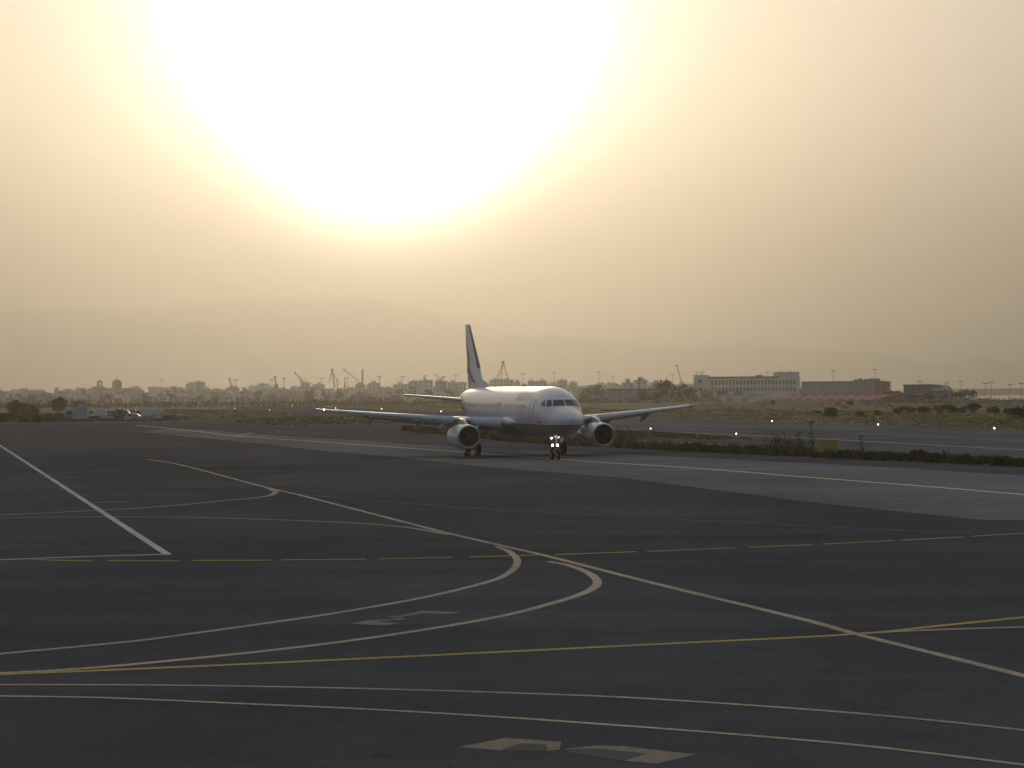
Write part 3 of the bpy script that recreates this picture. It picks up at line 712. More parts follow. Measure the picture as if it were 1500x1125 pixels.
    MB().box(GX-.55, GX+.45, GY+sg*.42-.02, GY+sg*.42+.02, 1.25, 2.55).build('gear_door', m_belly, leg)
    for d in (-.46, .46):
        w = .20; ty = MB().lathe([(-w, .30), (-w, .44), (-w*.92, .53), (-w*.6, .575), (0, .585), (w*.6, .575), (w*.92, .53), (w, .44), (w, .30)], (GX, GY+d, .585), 'y', 32).build('tyre', m_tyre, leg, True)
        MB().lathe([(-w*.9, .02), (-w*.6, .14), (-w*.9, .22), (-w, .30), (w, .30), (w*.9, .22), (w*.6, .14), (w*.9, .02)], (GX, GY+d, .585), 'y', 20, cap=True).build('wheel_rim', m_rim, ty)
    # tailplane
    tp = [(sg*y, 31.9+(y-.5)*.60, 4.0-(y-.5)*.455, 4.62+(y-.5)*.105, .11, 0) for y in (.3, 1.2, 3.5, 6.1)]
    hs = lofted('tailplane', tp, m_fus, plane)
    # wing root fairing
V = []; Fc = []; K = 26; n = 24
for i in range(K+1):
    u = i/K; x = 10.2+10.6*u; s = max(.02, math.sin(PI*u)**.55)
    for j in range(n): q = 2*PI*j/n; V.append((x, 2.26*s*math.cos(q), 2.42+(.78*s if math.sin(q) > 0 else .90*s)*math.sin(q)))
for i in range(K):
    for j in range(n): Fc.append((i*n+j, i*n+(j+1) % n, (i+1)*n+(j+1) % n, (i+1)*n+j))
mesh('belly_fairing', V, Fc, m_belly, plane, smooth=True)
for sg in (1, -1):      # rounded white fairing where the leading edge meets the hull
    V = []; Fc = []; K = 14; n = 12
    for i in range(K+1):
        u = i/K; x = 10.6+3.0*u; r = .62*math.sin(PI*(.03+.62*u))**.8
        for j in range(n): q = 2*PI*j/n; V.append((x, sg*(1.75+(.50+.35*u)*r/.62*math.cos(q)), 2.92+.10*u+.60*r*math.sin(q)))
    for i in range(K):
        for j in range(n): Fc.append((i*n+j, i*n+(j+1) % n, (i+1)*n+(j+1) % n, (i+1)*n+j))
    Fc += [tuple(range(n))[::-1], tuple(range(K*n, (K+1)*n))]
    mesh('root_fairing', V, Fc, m_fus, plane, smooth=True)

# ---- fin
def fin_x(z):                                 # leading and trailing edge of the fin at height z
    u = (z-5.75)/6.01; return 28.9+u*5.6, 35.3+u*.95
fin = lofted('fin', [(0, fin_x(z)[0], (fin_x(z)[1]-fin_x(z)[0]), z, .105, 0) for z in (5.3, 6.5, 8, 9.5, 11, 11.6, 11.76)], m_fus, plane, vertical=True)
MB().add([(26.3, 0, 5.80), (29.6, .16, 5.80), (30.0, .10, 6.75), (29.6, -.16, 5.80)], [(0, 1, 2), (0, 2, 3), (1, 3, 2), (0, 3, 1)]).build('dorsal_fillet', m_fus, fin)
def fin_y(x, z):
    a, b = fin_x(z); c = b-a; u = min(1, max(0, (x-a)/c)); return 5*.105*c*(.2969*math.sqrt(u)-.126*u-.3516*u*u+.2843*u**3-.1036*u**4)
# blue leading edge band
V = []; Fc = []
for i in range(21):
    z = 7.6+4.1*i/20; a, b = fin_x(z)
    for u in (0.0, .01, .02, .035):
        x = a+u*(b-a)-.012*(u == 0); V.append((x, fin_y(x, z)+.025, z))
for i in range(20):
    for j in range(3): p = i*4+j; Fc.append((p, p+1, p+5, p+4))
mesh('blue_leading_edge', V, Fc, m_navy, fin, smooth=True)
mesh('blue_leading_edge', [(x, -y, z) for x, y, z in V], Fc, m_navy, fin, smooth=True)
def fin_stroke(pts, w, sg):                   # a curved brush stroke; points are (share of chord, height)
    V = []; Fc = []; P = smooth_line([Vector((a, b, 0)) for a, b in pts], 8)
    for i, p in enumerate(P):
        d = (P[min(i+1, len(P)-1)]-P[max(i-1, 0)]); t = i/(len(P)-1); hw = w*(math.sin(PI*min(1, .12+t*.85)))**.8
        for s in (-1, 1):
            nx, nz = -d.y, d.x*4.0; ln = math.hypot(nx, nz) or 1; z = p.y+s*hw*nz/ln; u = p.x+s*hw*nx/ln*.30; a, b = fin_x(z); x = a+u*(b-a); V.append((x, sg*(fin_y(x, z)+.035), z))
    for i in range(len(P)-1): Fc.append((2*i, 2*i+1, 2*i+3, 2*i+2))
    return mesh('gull_emblem', V, Fc, m_gull, fin)
for sg in (1, -1):
    fin_stroke([(.96, 10.3), (.86, 9.9), (.74, 9.55), (.70, 9.3)], .13, sg)
    fin_stroke([(.94, 9.45), (.80, 9.1), (.62, 8.75), (.55, 8.6)], .24, sg)
    fin_stroke([(.80, 8.9), (.72, 8.4), (.70, 7.9), (.74, 7.6)], .18, sg)
    fin_stroke([(.98, 7.35), (.84, 7.55), (.70, 7.3), (.52, 6.7), (.30, 6.25)], .36, sg)
    fin_stroke([(.80, 6.9), (.78, 6.3), (.80, 5.95)], .12, sg)
# blue line sweeping down the rear hull
P = [(36.9, 4.75), (36.0, 4.45), (34.8, 4.15), (33.2, 3.95), (31.0, 3.88), (29.0, 3.86)]
Q = smooth_line([Vector((a, b, 0)) for a, b in P], 6)
for sg in (1, -1):
    V = []; Fc = []
    for p in Q:
        for s in (-1, 1): z = p.y+s*.035; V.append((p.x, sg*fy(p.x, z, .012), z))
    for i in range(len(Q)-1): Fc.append((2*i, 2*i+1, 2*i+3, 2*i+2))
    mesh('blue_hull_line', V, Fc, m_navy, plane)
MB().add([(7.6, .02, 5.86), (8.1, .02, 5.86), (8.0, .02, 6.22), (7.8, .02, 6.22), (7.6, -.02, 5.86), (8.1, -.02, 5.86), (8.0, -.02, 6.22), (7.8, -.02, 6.22)],
         [(0, 1, 2, 3), (7, 6, 5, 4), (0, 3, 7, 4), (1, 5, 6, 2), (3, 2, 6, 7)]).build('antenna', m_fus, plane)
MB().box(14.6, 15.4, -.12, .12, 5.86, 5.96).build('antenna', m_fus, plane)

# ---- nose gear with its lamps
NX = 5.07
leg = MB().tube((NX+.1, 0, 2.0), (NX, 0, 1.1), .10, .09, 12).tube((NX, 0, 1.1), (NX, 0, .39), .065, n=12).tube((NX, -.30, .39), (NX, .30, .39), .05, n=8)
leg = autosmooth(leg.build('nose_gear_leg', m_strut, plane), 40)
MB().tube((NX-.1, 0, 1.15), (NX-.9, 0, 1.95), .045, n=8).build('drag_brace', m_strut, leg)
MB().tube((NX+.08, 0, 1.05), (NX+.32, 0, .78), .03, n=6).tube((NX+.32, 0, .78), (NX+.06, 0, .48), .03, n=6).build('torque_link', m_strut, leg)
for d in (-.25, .25):
    w = .11; ty = MB().lathe([(-w, .20), (-w, .29), (-w*.85, .355), (-w*.5, .385), (0, .395), (w*.5, .385), (w*.85, .355), (w, .29), (w, .20)], (NX, d, .395), 'y', 28).build('tyre', m_tyre, leg, True)
    MB().lathe([(-w*.8, .02), (-w*.5, .1), (-w, .20), (w, .20), (w*.5, .1), (w*.8, .02)], (NX, d, .395), 'y', 18, cap=True).build('wheel_rim', m_rim, ty)
    MB().box(NX-1.0, NX+.5, d*1.5-.012, d*1.5+.012, 1.42, 1.86).build('gear_door', m_belly, leg)
def lamp(x, y, z, r, e, parent, name='taxi_lamp', c=(1, .90, .72)):
    h = MB().lathe([(.02, r*1.12), (.10, r*.9), (.16, r*.3)], (x, y, z), n=16, cap=True).build(name, m_strut, parent, True)
    m = mat('lit_lamp_%d' % int(e), (1, 1, 1), rough=.3, var=0, emit=c, estr=e)
    MB().lathe([(-.03, r*.02), (-.025, r*.5), (.0, r*.9), (.018, r*1.0)], (x, y, z), n=16).build('lens', m, h, True); return h
lamp(NX-.3, .30, 1.80, .15, 60, leg, 'take_off_lamp', (1, .86, .72))
lamp(NX-.2, .27, 1.17, .075, 40, leg)
lamp(NX-.2, -.15, 1.17, .075, 40, leg)
lamp(NX-.25, .06, 2.04, .035, 12, leg)
lamp(NX-.25, -.24, 2.0, .035, 12, leg)
lamp(11.6, -3.45, 2.50, .06, 20, plane, 'landing_lamp')

# ------------------------------------------------------------------ ground lights
m_amber = mat('lit_amber_lens', (1, .8, .5), rough=.3, var=0, emit=(1, .55, .2), estr=7)
m_clear = mat('lit_clear_lens', (1, 1, 1), rough=.3, var=0, emit=(1, .93, .74), estr=9)
m_dim = mat('dull_lens', (.75, .72, .6), rough=.25, var=.05)
m_post = mat('dull_metal', (.22, .22, .21), rough=.5, var=.15, metal=.3)
def field_light(px, py, r, m, label, grp):
    p = G(px, py); o = empty('edge_light', p)
    tag(o, label, 'airfield light', grp)
    MB().lathe([(0, .16), (.03, .16), (.05, .05), (.28, .04), (.32, .09)], (0, 0, 0), 'z', 10, cap=True).build('stem', m_post, o)
    MB().lathe([(.32, r*.75), (.32+r*.6, r), (.32+r*1.3, r*.8), (.32+r*1.8, .01)], (0, 0, 0), 'z', 12).build('lens', m, o, True)
FL = [(344, 600, 0.077, m_clear, 'white light in the dry grass left of the wing tip, farthest left of all'), (394.7, 602.5, 0.092, m_amber, 'reddish light on the grass point above the left grass island'),
 (428, 596, 0.085, m_amber, 'reddish light at the tarmac edge under the leaning dock crane'), (459.5, 607, 0.071, m_dim, 'unlit light just under the left wing tip'),
 (491.5, 599.5, 0.092, m_clear, 'light just above the outer left wing'), (559, 601, 0.092, m_clear, 'light above the left wing at its middle'), (600.5, 603, 0.071, m_dim, 'dull light above the left wing, under the tailplane tip'),
 (646, 605, 0.099, m_clear, 'light above the left engine'), (596.5, 626.5, 0.064, m_dim, 'unlit light at the left end of the weedy verge'), (919, 613, 0.099, m_amber, 'orange light glowing under the right wing'),
 (904.5, 624, 0.064, m_dim, 'unlit light beside the right engine above the shrub'), (953, 632, 0.071, m_clear, 'small white light on the short grass wedge'), (1022.5, 616.5, 0.064, m_dim, 'faint light at the runway edge below the right wing tip'),
 (1078.5, 640, 0.071, m_clear, 'yellowish light at the end of the grass wedge'), (1131, 620.5, 0.077, m_clear, 'white light at the far runway edge under the red roof'), (1286.5, 626, 0.085, m_clear, 'white light at the far runway edge below the round bush'),
 (1456.5, 632, 0.099, m_clear, 'brightest white light at the far runway edge on the right'), (407, 634.5, 0.056, m_dim, 'pale marker light standing on the tarmac beside the yellow taxi line')]
for a in FL: field_light(*a, 'lights along the runway and taxiways')

# sign in the verge
m_signy = mat('yellow_sign_face', (.26, .24, .03), rough=.5, var=.1)
p = G(1212.5, 668.5); o = empty('taxiway_sign', p); tag(o, 'squat yellow-green sign board standing among the weeds of the verge', 'sign')
MB().box(-.75, .75, -.10, .10, .30, 1.28).build('panel', m_signy, o); MB().box(-.80, .80, -.13, .13, 1.28, 1.34).build('frame', m_post, o)
for s in (-.55, .55): MB().box(s-.04, s+.04, -.04, .04, -.1, .30).build('leg', m_post, o)
o = empty('marker_post', G(1200.5, 666.5)); tag(o, 'slim pale post just left of the yellow sign', 'post')
MB().lathe([(0, .12), (.9, .11), (1.35, .09), (1.45, .05)], (0, 0, 0), 'z', 10, cap=True).build('post', mat('pale_plastic', (.30, .31, .30), rough=.6), o, True)
MB().box(-.16, .16, -.16, .16, -.05, .02).build('base', m_post, o)

# ------------------------------------------------------------------ foliage
lf = [leafmat('leaf_olive', (.065, .070, .030), scale=.5, thru=.35), leafmat('leaf_dark', (.036, .044, .024), scale=.5, thru=.3),
      leafmat('leaf_brown', (.095, .075, .042), scale=.5, thru=.35), leafmat('leaf_grey', (.085, .088, .062), scale=.5, thru=.35)]
m_bark = mat('bark', (.09, .07, .05), rough=.9, var=.3, scale=4)
def crown_mesh(rx, rz, zc, n_cl, n_lf, leaf, seed, flat=.75):
    rnd = random.Random(seed); V = []; Fc = []
    for _ in range(n_cl):
        th, u = rnd.uniform(0, 2*PI), rnd.uniform(-.75, 1); r = rnd.uniform(.35, .80)*math.sqrt(max(.05, 1-u*u*.8))
        cx, cy, cz = rx*r*math.cos(th), rx*r*math.sin(th), zc+rz*u*.72; cr = rnd.uniform(.26, .46)*rx
        for _ in range(n_lf):
            d = Vector((rnd.gauss(0, 1), rnd.gauss(0, 1), rnd.gauss(0, 1))).normalized()*cr*rnd.uniform(.55, 1.08)
            c = Vector((cx+d.x, cy+d.y, cz+d.z*flat)); a = Vector((rnd.gauss(0, 1), rnd.gauss(0, 1), rnd.gauss(0, 1))).normalized(); b = a.orthogonal().normalized()
            s = leaf*rnd.uniform(.6, 1.3); q = len(V); V += [c-a*s, c-b*s*.7, c+a*s, c+b*s*.7]; Fc.append((q, q+1, q+2, q+3))
    return V, Fc
def make_tree(kind, label, h, w, seed, m, trunk=True, leaf=.30, ncl=16, nlf=46, low=.28):
    t = empty(kind, (0, 0, 0)); tag(t, label, 'tree' if trunk else 'bush')
    rz = h*(1-low)/2; V, Fc = crown_mesh(w/2, rz*1.15, h-rz*1.05, ncl, nlf, leaf, seed); mesh('crown' if trunk else 'foliage', V, Fc, m, t)
    rnd = random.Random(seed+5); mb = MB(); hh = h*low*1.3
    if trunk:
        mb.tube((0, 0, -.8), (.1, .05, hh), h*.035, h*.022, 8)
        for i in range(5):
            a = 2*PI*i/5+rnd.random(); mb.tube((.1, .05, hh*.85), (w*.27*math.cos(a), w*.27*math.sin(a), hh+rz*rnd.uniform(.5, 1.1)), h*.017, h*.006, 6)
        mb.build('trunk', m_bark, t)
    else:
        for i in range(7):
            a = 2*PI*i/7; mb.tube((.08*math.cos(a), .08*math.sin(a), -.3), (w*.3*math.cos(a), w*.3*math.sin(a), h*rnd.uniform(.4, .75)), .05, .015, 5)
        mb.build('stems', m_bark, t)
    return t
used = set()
def place(src, loc, rz=0, sc=1.0, label=None, group=None):
    if src.name not in used:
        used.add(src.name); src.location = loc; src.rotation_euler = (0, 0, rz); src.scale = sc if isinstance(sc, (tuple, list)) else (sc,)*3; o = src
    else: o = copy_thing(src, loc, rz, sc)
    if label: o['label'] = label
    if group: o['group'] = group
    return o
bushes = [make_tree('shrub', 'x', 2.6, 4.2, 11, lf[1], False, .22, 15, 60, .05), make_tree('shrub', 'x', 2.0, 4.4, 12, lf[0], False, .22, 15, 60, .05), make_tree('shrub', 'x', 3.0, 5.5, 13, lf[1], False, .24, 18, 70, .05)]
trees = [make_tree('tree', 'x', 7, 6.5, 21, lf[0]), make_tree('tree', 'x', 8, 6.0, 22, lf[2]), make_tree('tree', 'x', 6, 7.0, 23, lf[1]), make_tree('tree', 'x', 6.5, 8, 24, lf[3]), make_tree('tree', 'x', 9, 5.0, 25, lf[2])]
def bush_at(px, base, wpx, hpx, kind, label, group='dark bushes in the dry field'):
    p = G(px, base); k = FPX/p.y; src = bushes[kind]; w0, h0 = ((4.2, 2.6), (4.4, 2.0), (5.5, 3.0))[kind]
    return place(src, p, random.uniform(0, 6), (wpx/k/w0, wpx/k/w0, hpx/k/h0*1.0), label, group)
bush_at(1217, 610.5, 21, 14, 0, 'round dark bush alone in the field below the red roof')
bush_at(1260, 610, 17, 7, 1, 'low flat bush right of the round dark bush')
bush_at(1284.5, 608.5, 10, 8, 0, 'small round bush below the right end of the red roof')
bush_at(1196, 606.5, 14, 4, 1, 'tiny low bush just left of the round dark bush')
bush_at(1132, 592.5, 12, 5, 1, 'small bush at the foot of the red roofed shed')
bush_at(1245, 593, 10, 6, 0, 'small bush under the far end of the red roof')
bush_at(1325, 605.5, 32, 8, 1, 'long low bush below the brick building', )
bush_at(1354, 605.5, 26, 10, 2, 'long bush in the middle of the hedge row at the grey wall')
bush_at(1385, 604.5, 36, 10, 1, 'widest low bush of the hedge before the grey wall')
bush_at(1425, 603.5, 26, 13, 2, 'tall rounded bush at the grey wall, second largest on the right')
bush_at(1409, 605, 16, 8, 0, 'small bush tucked left of the tall rounded bush')
bush_at(1456, 605.5, 24, 8, 1, 'flat bush between the tall bush and the frame edge bush')
bush_at(1478, 606, 18, 8, 0, 'bush touching the big one at the right edge')
bush_at(1497, 614, 44, 18, 2, 'largest dark bush, cut by the right edge of the photo')
# left group by the vehicle park
bush_at(28, 609, 34, 22, 2, 'big dark tree-like bush at the left behind the rough grass', 'dark shrubs at the left edge')
bush_at(48, 607, 22, 14, 0, 'dark bush right of the biggest left-hand bush', 'dark shrubs at the left edge')
bush_at(85, 604, 26, 22, 2, 'tall dark bush behind the pale box truck', 'dark shrubs at the left edge')
bush_at(112, 597, 22, 9, 1, 'dark bush showing above the roof of the box truck', 'dark shrubs at the left edge')
bush_at(10, 619, 40, 12, 1, 'low weedy bush at the left end of the apron edge', 'dark shrubs at the left edge')
bush_at(45, 619, 38, 11, 1, 'wide low bush along the apron edge, middle of the three', 'dark shrubs at the left edge')
bush_at(78, 618, 34, 13, 0, 'grey-green bush at the apron edge beside the box truck', 'dark shrubs at the left edge')
# tall weeds in the verge
def stalks(name, n, h, w, seed, m):
    rnd = random.Random(seed); t = empty(name, (0, 0, 0)); mb = MB(); V = []; Fc = []
    for i in range(n):
        a = rnd.uniform(0, 2*PI); r = rnd.uniform(0, w*.3); x, y = r*math.cos(a)*1.5, r*math.sin(a); tx, ty = x+rnd.uniform(-.45, .45)*w*.6, y+rnd.uniform(-.3, .3)*w; hh = h*rnd.uniform(.5, 1.0)
        mb.tube((x, y, -.1), (tx, ty, hh), .018, .008, 5)
        for k in range(16):
            u = rnd.uniform(.25, 1); c = Vector((x+(tx-x)*u, y+(ty-y)*u, hh*u)); d = Vector((rnd.gauss(0, 1), rnd.gauss(0, 1), rnd.uniform(-.2, 1))).normalized()*rnd.uniform(.12, .30); s = d.orthogonal().normalized()*.05
            q = len(V); V += [c, c+d*.5+s, c+d, c+d*.5-s]; Fc.append((q, q+1, q+2, q+3))
    mb.build('stems', m_bark, t); mesh('foliage', V, Fc, m, t); return t
wa = stalks('tall_weed', 14, 1.7, 2.2, 41, lf[1]); wb = stalks('tall_weed', 4, 2.3, .7, 42, lf[1]); tag(wa, 'x', 'weed'); tag(wb, 'x', 'weed')
gW = 'tall weeds standing up from the verge'
for src, px, py, sc, lab in ((wa, 906, 655, (1.1, 1, 1.25), 'leafy weed clump right beside the right engine'), (wa, 924, 655.5, (.9, 1, .95), 'lower weed clump, second from the right engine'),
        (wa, 1134, 665, (1.0, 1, 1.15), 'spreading tall weed, leftmost of the group left of the sign'), (wa, 1152, 666, (1.0, 1, 1.0), 'tangled weed in the middle of the group left of the sign'),
        (wa, 1170, 667, (1.0, 1, .95), 'tangled weed, third of the group left of the sign'), (wb, 1189, 668, (1, 1, 1.35), 'single tall spike of weed nearest the sign on its left'),
        (wb, 1172, 667, (.8, 1, .9), 'thin weed stalk between the tangled weed and the tall spike'), (wb, 1262, 669, (1, 1, .8), 'pair of thin stalks right of the yellow sign')):
    place(src, G(px, py, 0), random.uniform(0, .6), sc, lab, gW)
SH = [(1020, 662, 'small rounded shrub in the verge, farthest left of the row right of the engine'), (1045, 663.5, 'small ragged shrub in the verge, second from the left of the row'), (1098, 665.5, 'squat shrub in the verge just left of the tangled weeds'),
 (1214, 672, 'dense shrub right in front of the yellow sign'), (1236, 673, 'first dark shrub right of the yellow sign'), (1254, 673.5, 'second dark shrub right of the yellow sign'), (1276, 674, 'third dark shrub right of the yellow sign'), (1300, 675, 'fourth dark shrub right of the yellow sign'),
 (1322, 676, 'fifth dark shrub right of the yellow sign, low and ragged'), (1345, 677, 'sixth dark shrub right of the sign, the tallest of the verge'), (1368, 678, 'seventh dark shrub right of the sign, squat'), (1395, 679, 'eighth dark shrub right of the sign'), (1415, 680, 'ninth dark shrub right of the sign, broad and dense'),
 (1440, 681, 'third dark verge shrub from the right edge'), (1470, 683, 'second dark verge shrub from the right edge'), (1494, 684.5, 'last dark verge shrub, at the right edge of the photo')]
for k, (px, py, lab) in enumerate(SH):
    s = random.uniform(.20, .28) if 'tallest' not in lab else .36
    place(bushes[k % 2], G(px, py-.8), random.uniform(0, 6), (s*1.2, s*1.1, s*1.1), lab, 'small dark shrubs in the verge')

# ------------------------------------------------------------------ vehicle park on the left
m_bodyA = mat('pale_blue_paint', (.26, .29, .34), rough=.4, var=.1); m_bodyB = mat('off_white_paint', (.42, .42, .40), rough=.4, var=.08)
m_bodyC = mat('dark_green_paint', (.05, .06, .055), rough=.4, var=.1); m_bodyD = mat('dark_plum_paint', (.06, .045, .07), rough=.4, var=.1)
m_vglass = mat('vehicle_glass', (.02, .022, .025), rough=.12, var=.1); m_chassis = mat('chassis_black', (.03, .03, .03), rough=.7)
m_tail = mat('red_tail_lens', (.25, .02, .02), rough=.3)
def wheels(o, xs_, w, r):
    for x in xs_:
        for y in (-w/2+.12, w/2-.12):
            ty = MB().lathe([(-.11, r*.55), (-.11, r*.9), (-.07, r), (.07, r), (.11, r*.9), (.11, r*.55)], (x, y, r), 'y', 18).build('wheel', m_tyre, o, True)
            MB().lathe([(-.08, .01), (-.10, r*.5), (.10, r*.5), (.08, .01)], (x, y, r), 'y', 14, cap=True).build('rim', m_rim, ty)
def shell(prof, w, m, name, o, inset=.12):     # side profile extruded across with narrower roof
    n = len(prof); zs = [p[1] for p in prof]; zm = max(zs); V = []
    for s in (-1, 1):
        for x, z in prof: V.append((x, s*(w/2-(inset if z > zm*.72 else 0)), z))
    return MB().add(V, [tuple(range(n)), tuple(range(2*n-1, n-1, -1))]+[(i, n+i, n+(i+1) % n, (i+1) % n) for i in range(n)]).build(name, m, o)
def box_truck(px, py, L, Hh, body, label, rz=0.0):
    o = empty('box_truck', G(px, py), rz); tag(o, label, 'truck', 'vehicles parked on the left')
    MB().box(-L/2, L/2-1.9, -1.2, 1.2, .75, Hh).build('cargo_box', body, o); MB().box(-L/2, L/2-.3, -.5, .5, .45, .75).build('chassis', m_chassis, o)
    cab = shell([(L/2-1.85, .55), (L/2, .55), (L/2, 1.35), (L/2-.35, 2.2), (L/2-1.85, 2.3)], 2.3, body, 'cab', o)
    for s in (-1, 1): MB().add([(L/2-1.4, s*1.16, 1.35), (L/2-.3, s*1.16, 1.35), (L/2-.5, s*1.06, 2.05), (L/2-1.4, s*1.06, 2.05)], [(0, 1, 2, 3)]).build('side_window', m_vglass, cab)
    MB().add([(L/2+.01, -1.0, 1.38), (L/2+.01, 1.0, 1.38), (L/2-.29, .92, 2.12), (L/2-.29, -.92, 2.12)], [(0, 1, 2, 3)]).build('windscreen', m_vglass, cab)
    for i in range(4): MB().box(-L/2+.4+i*(L-2.6)/4, -L/2+.5+i*(L-2.6)/4, -1.235, -1.2, .8, Hh-.05).build('panel_rib', m_post, o)
    for s in (-1, 1): MB().box(-L/2-.03, -L/2, s*.95-.12, s*.95+.12, .85, 1.05).build('tail_light', m_tail, o)
    wheels(o, (-L/2+1.4, L/2-.95), 2.4, .48); return o
def car(px, py, body, label, rz=0.0, van=False):
    o = empty('parked_van' if van else 'parked_car', G(px, py), rz); tag(o, label, 'van' if van else 'car', 'vehicles parked on the left')
    if van: pf = [(-2.4, .35), (2.3, .35), (2.4, .95), (1.7, 1.15), (1.1, 1.95), (-2.35, 2.0)]; gl = [(.3, 1.2), (1.45, 1.2), (1.0, 1.8), (.3, 1.8)]; w = 1.9
    else: pf = [(-2.05, .3), (2.05, .3), (2.1, .75), (1.1, .92), (.5, 1.42), (-1.1, 1.45), (-1.95, .95)]; gl = [(-1.2, .95), (.9, .95), (.4, 1.35), (-.95, 1.37)]; w = 1.72
    b = shell(pf, w, body, 'body', o)
    for s in (-1, 1): MB().add([(x, s*(w/2+(.012 if z < 1.3 else -.08)), z) for x, z in gl], [(0, 1, 2, 3)]).build('side_window', m_vglass, b)
    MB().add([(pf[3][0]+.01, -w/2+.15, pf[3][1]+.03), (pf[3][0]+.01, w/2-.15, pf[3][1]+.03), (pf[4][0]+.02, w/2-.22, pf[4][1]-.05), (pf[4][0]+.02, -w/2+.22, pf[4][1]-.05)], [(0, 1, 2, 3)]).build('windscreen', m_vglass, b)
    for s in (-1, 1): MB().box(2.04, 2.12 if not van else 2.42, s*w*.36-.12, s*w*.36+.12, .6, .75).build('headlight', m_dim, b)
    wheels(o, (-1.35, 1.35), w, .32); return o
def tanker(px, py, label, rz=0.0):
    o = empty('fuel_tanker', G(px, py), rz); tag(o, label, 'truck', 'vehicles parked on the left')
    MB().lathe([(-3.6, .05), (-3.55, .7), (-3.3, .95), (1.6, .95), (1.85, .7), (1.9, .05)], (0, 0, 1.75), 'x', 20).build('tank', m_bodyD, o, True)
    MB().box(-3.6, 3.5, -.5, .5, .5, .85).build('chassis', m_chassis, o)
    cab = shell([(2.0, .5), (3.9, .5), (3.9, 1.5), (3.6, 2.5), (2.0, 2.55)], 2.3, m_bodyD, 'cab', o)
    MB().add([(3.91, -.95, 1.52), (3.91, .95, 1.52), (3.66, .9, 2.4), (3.66, -.9, 2.4)], [(0, 1, 2, 3)]).build('windscreen', m_vglass, cab)
    MB().box(-3.4, 1.5, -.3, .3, 2.68, 2.76).build('walkway', m_post, o); wheels(o, (-2.6, -1.5, 2.9), 2.4, .48); return o
def cart(px, py, body, label, rz=0.0, h=1.6):
    o = empty('baggage_cart', G(px, py), rz); tag(o, label, 'cart', 'vehicles parked on the left')
    MB().box(-1.4, 1.4, -.75, .75, .42, .55).build('deck', m_chassis, o); MB().box(-1.4, 1.4, -.75, .75, h, h+.06).build('roof', body, o)
    for x in (-1.36, 1.32):
        for y in (-.72, .68): MB().box(x, x+.05, y, y+.05, .55, h).build('post', m_post, o)
    MB().box(-1.2, 1.2, -.6, .6, .55, .55+.6*(h-.55)).build('load', body, o); wheels(o, (-1.0, 1.0), 1.4, .22); return o
box_truck(113, 617.3, 4.3, 2.75, m_bodyA, 'pale blue box truck, tallest vehicle at the left end of the row', PI)
car(128, 616.6, m_bodyB, 'small white car parked tight against the box truck', .2)
car(141, 615.2, m_bodyB, 'white van behind the white car and boxy loader', 3.0, True)
cart(150, 616.2, m_bodyB, 'open baggage cart with white posts left of the dark truck', .3, 1.5)
cart(137, 617.0, m_bodyC, 'dark loaded cart in front of the white van', .1, 1.35)
box_truck(170, 616.4, 3.4, 1.95, m_bodyC, 'dark green box truck in the middle of the row', .2)
cart(185, 616.2, m_bodyA, 'blue-grey cart right of the dark green truck', .1, 1.7)
car(197, 616.8, m_bodyA, 'blue-grey car with a red lower edge near the row middle', .05)
car(210, 615.6, m_bodyB, 'pale van just left of the dark car', 2.9, True)
car(221, 617.2, m_bodyC, 'dark car seen end-on beside the purple tanker', 1.3)
tk = tanker(243, 616.2, 'low dark purple tank trailer at the right end of the row', .06); tk.scale = (.60, .7, .48)
cart(157, 616.8, m_bodyB, 'white slatted cart between the baggage cart and the dark truck', 1.2, 1.2)
cart(204, 617.0, m_bodyA, 'small blue-grey cart in front of the pale van', .4, 1.15)
cart(228, 617.2, m_bodyB, 'small white cart in front of the purple tanker', .1, .95)
cart(266, 615.6, m_bodyC, 'last small dark cart at the right end of the row', .2, 1.0)
cart(120, 617.6, m_bodyB, 'low white cart in front of the box truck', .15, 1.0)
car(160, 613.6, m_bodyA, 'blue-grey van behind the slatted cart', .1, True)
car(216, 613.2, m_bodyA, 'blue-grey van far behind the dark car', 3.1, True)
car(190, 613.8, m_bodyC, 'dark van behind the blue-grey cart', .1, True)
car(179, 614.4, m_bodyB, 'light van half hidden behind the dark green truck', .0, True)

# row of pale fence posts in the grass behind the vehicles
fo = empty('post_fence', G(330, 597.5)); tag(fo, 'long row of short pale posts in the brown grass left of the wing', 'fence')
m_fp = mat('pale_concrete_post', (.30, .27, .22), rough=.8, var=.15)
b0 = fo.location.copy(); proto = None
for i in range(27):
    p = G(236+i*7.7, 598.2-i*.155)-b0
    if proto is None: proto = MB().box(-.22, .22, -.18, .18, -.3, 1.05).build('post', m_fp, fo)
    o = proto if i == 0 else link(proto.copy(), fo)
    o.parent = fo; o.location = p; o.scale = (1, 1, random.uniform(.8, 1.15))

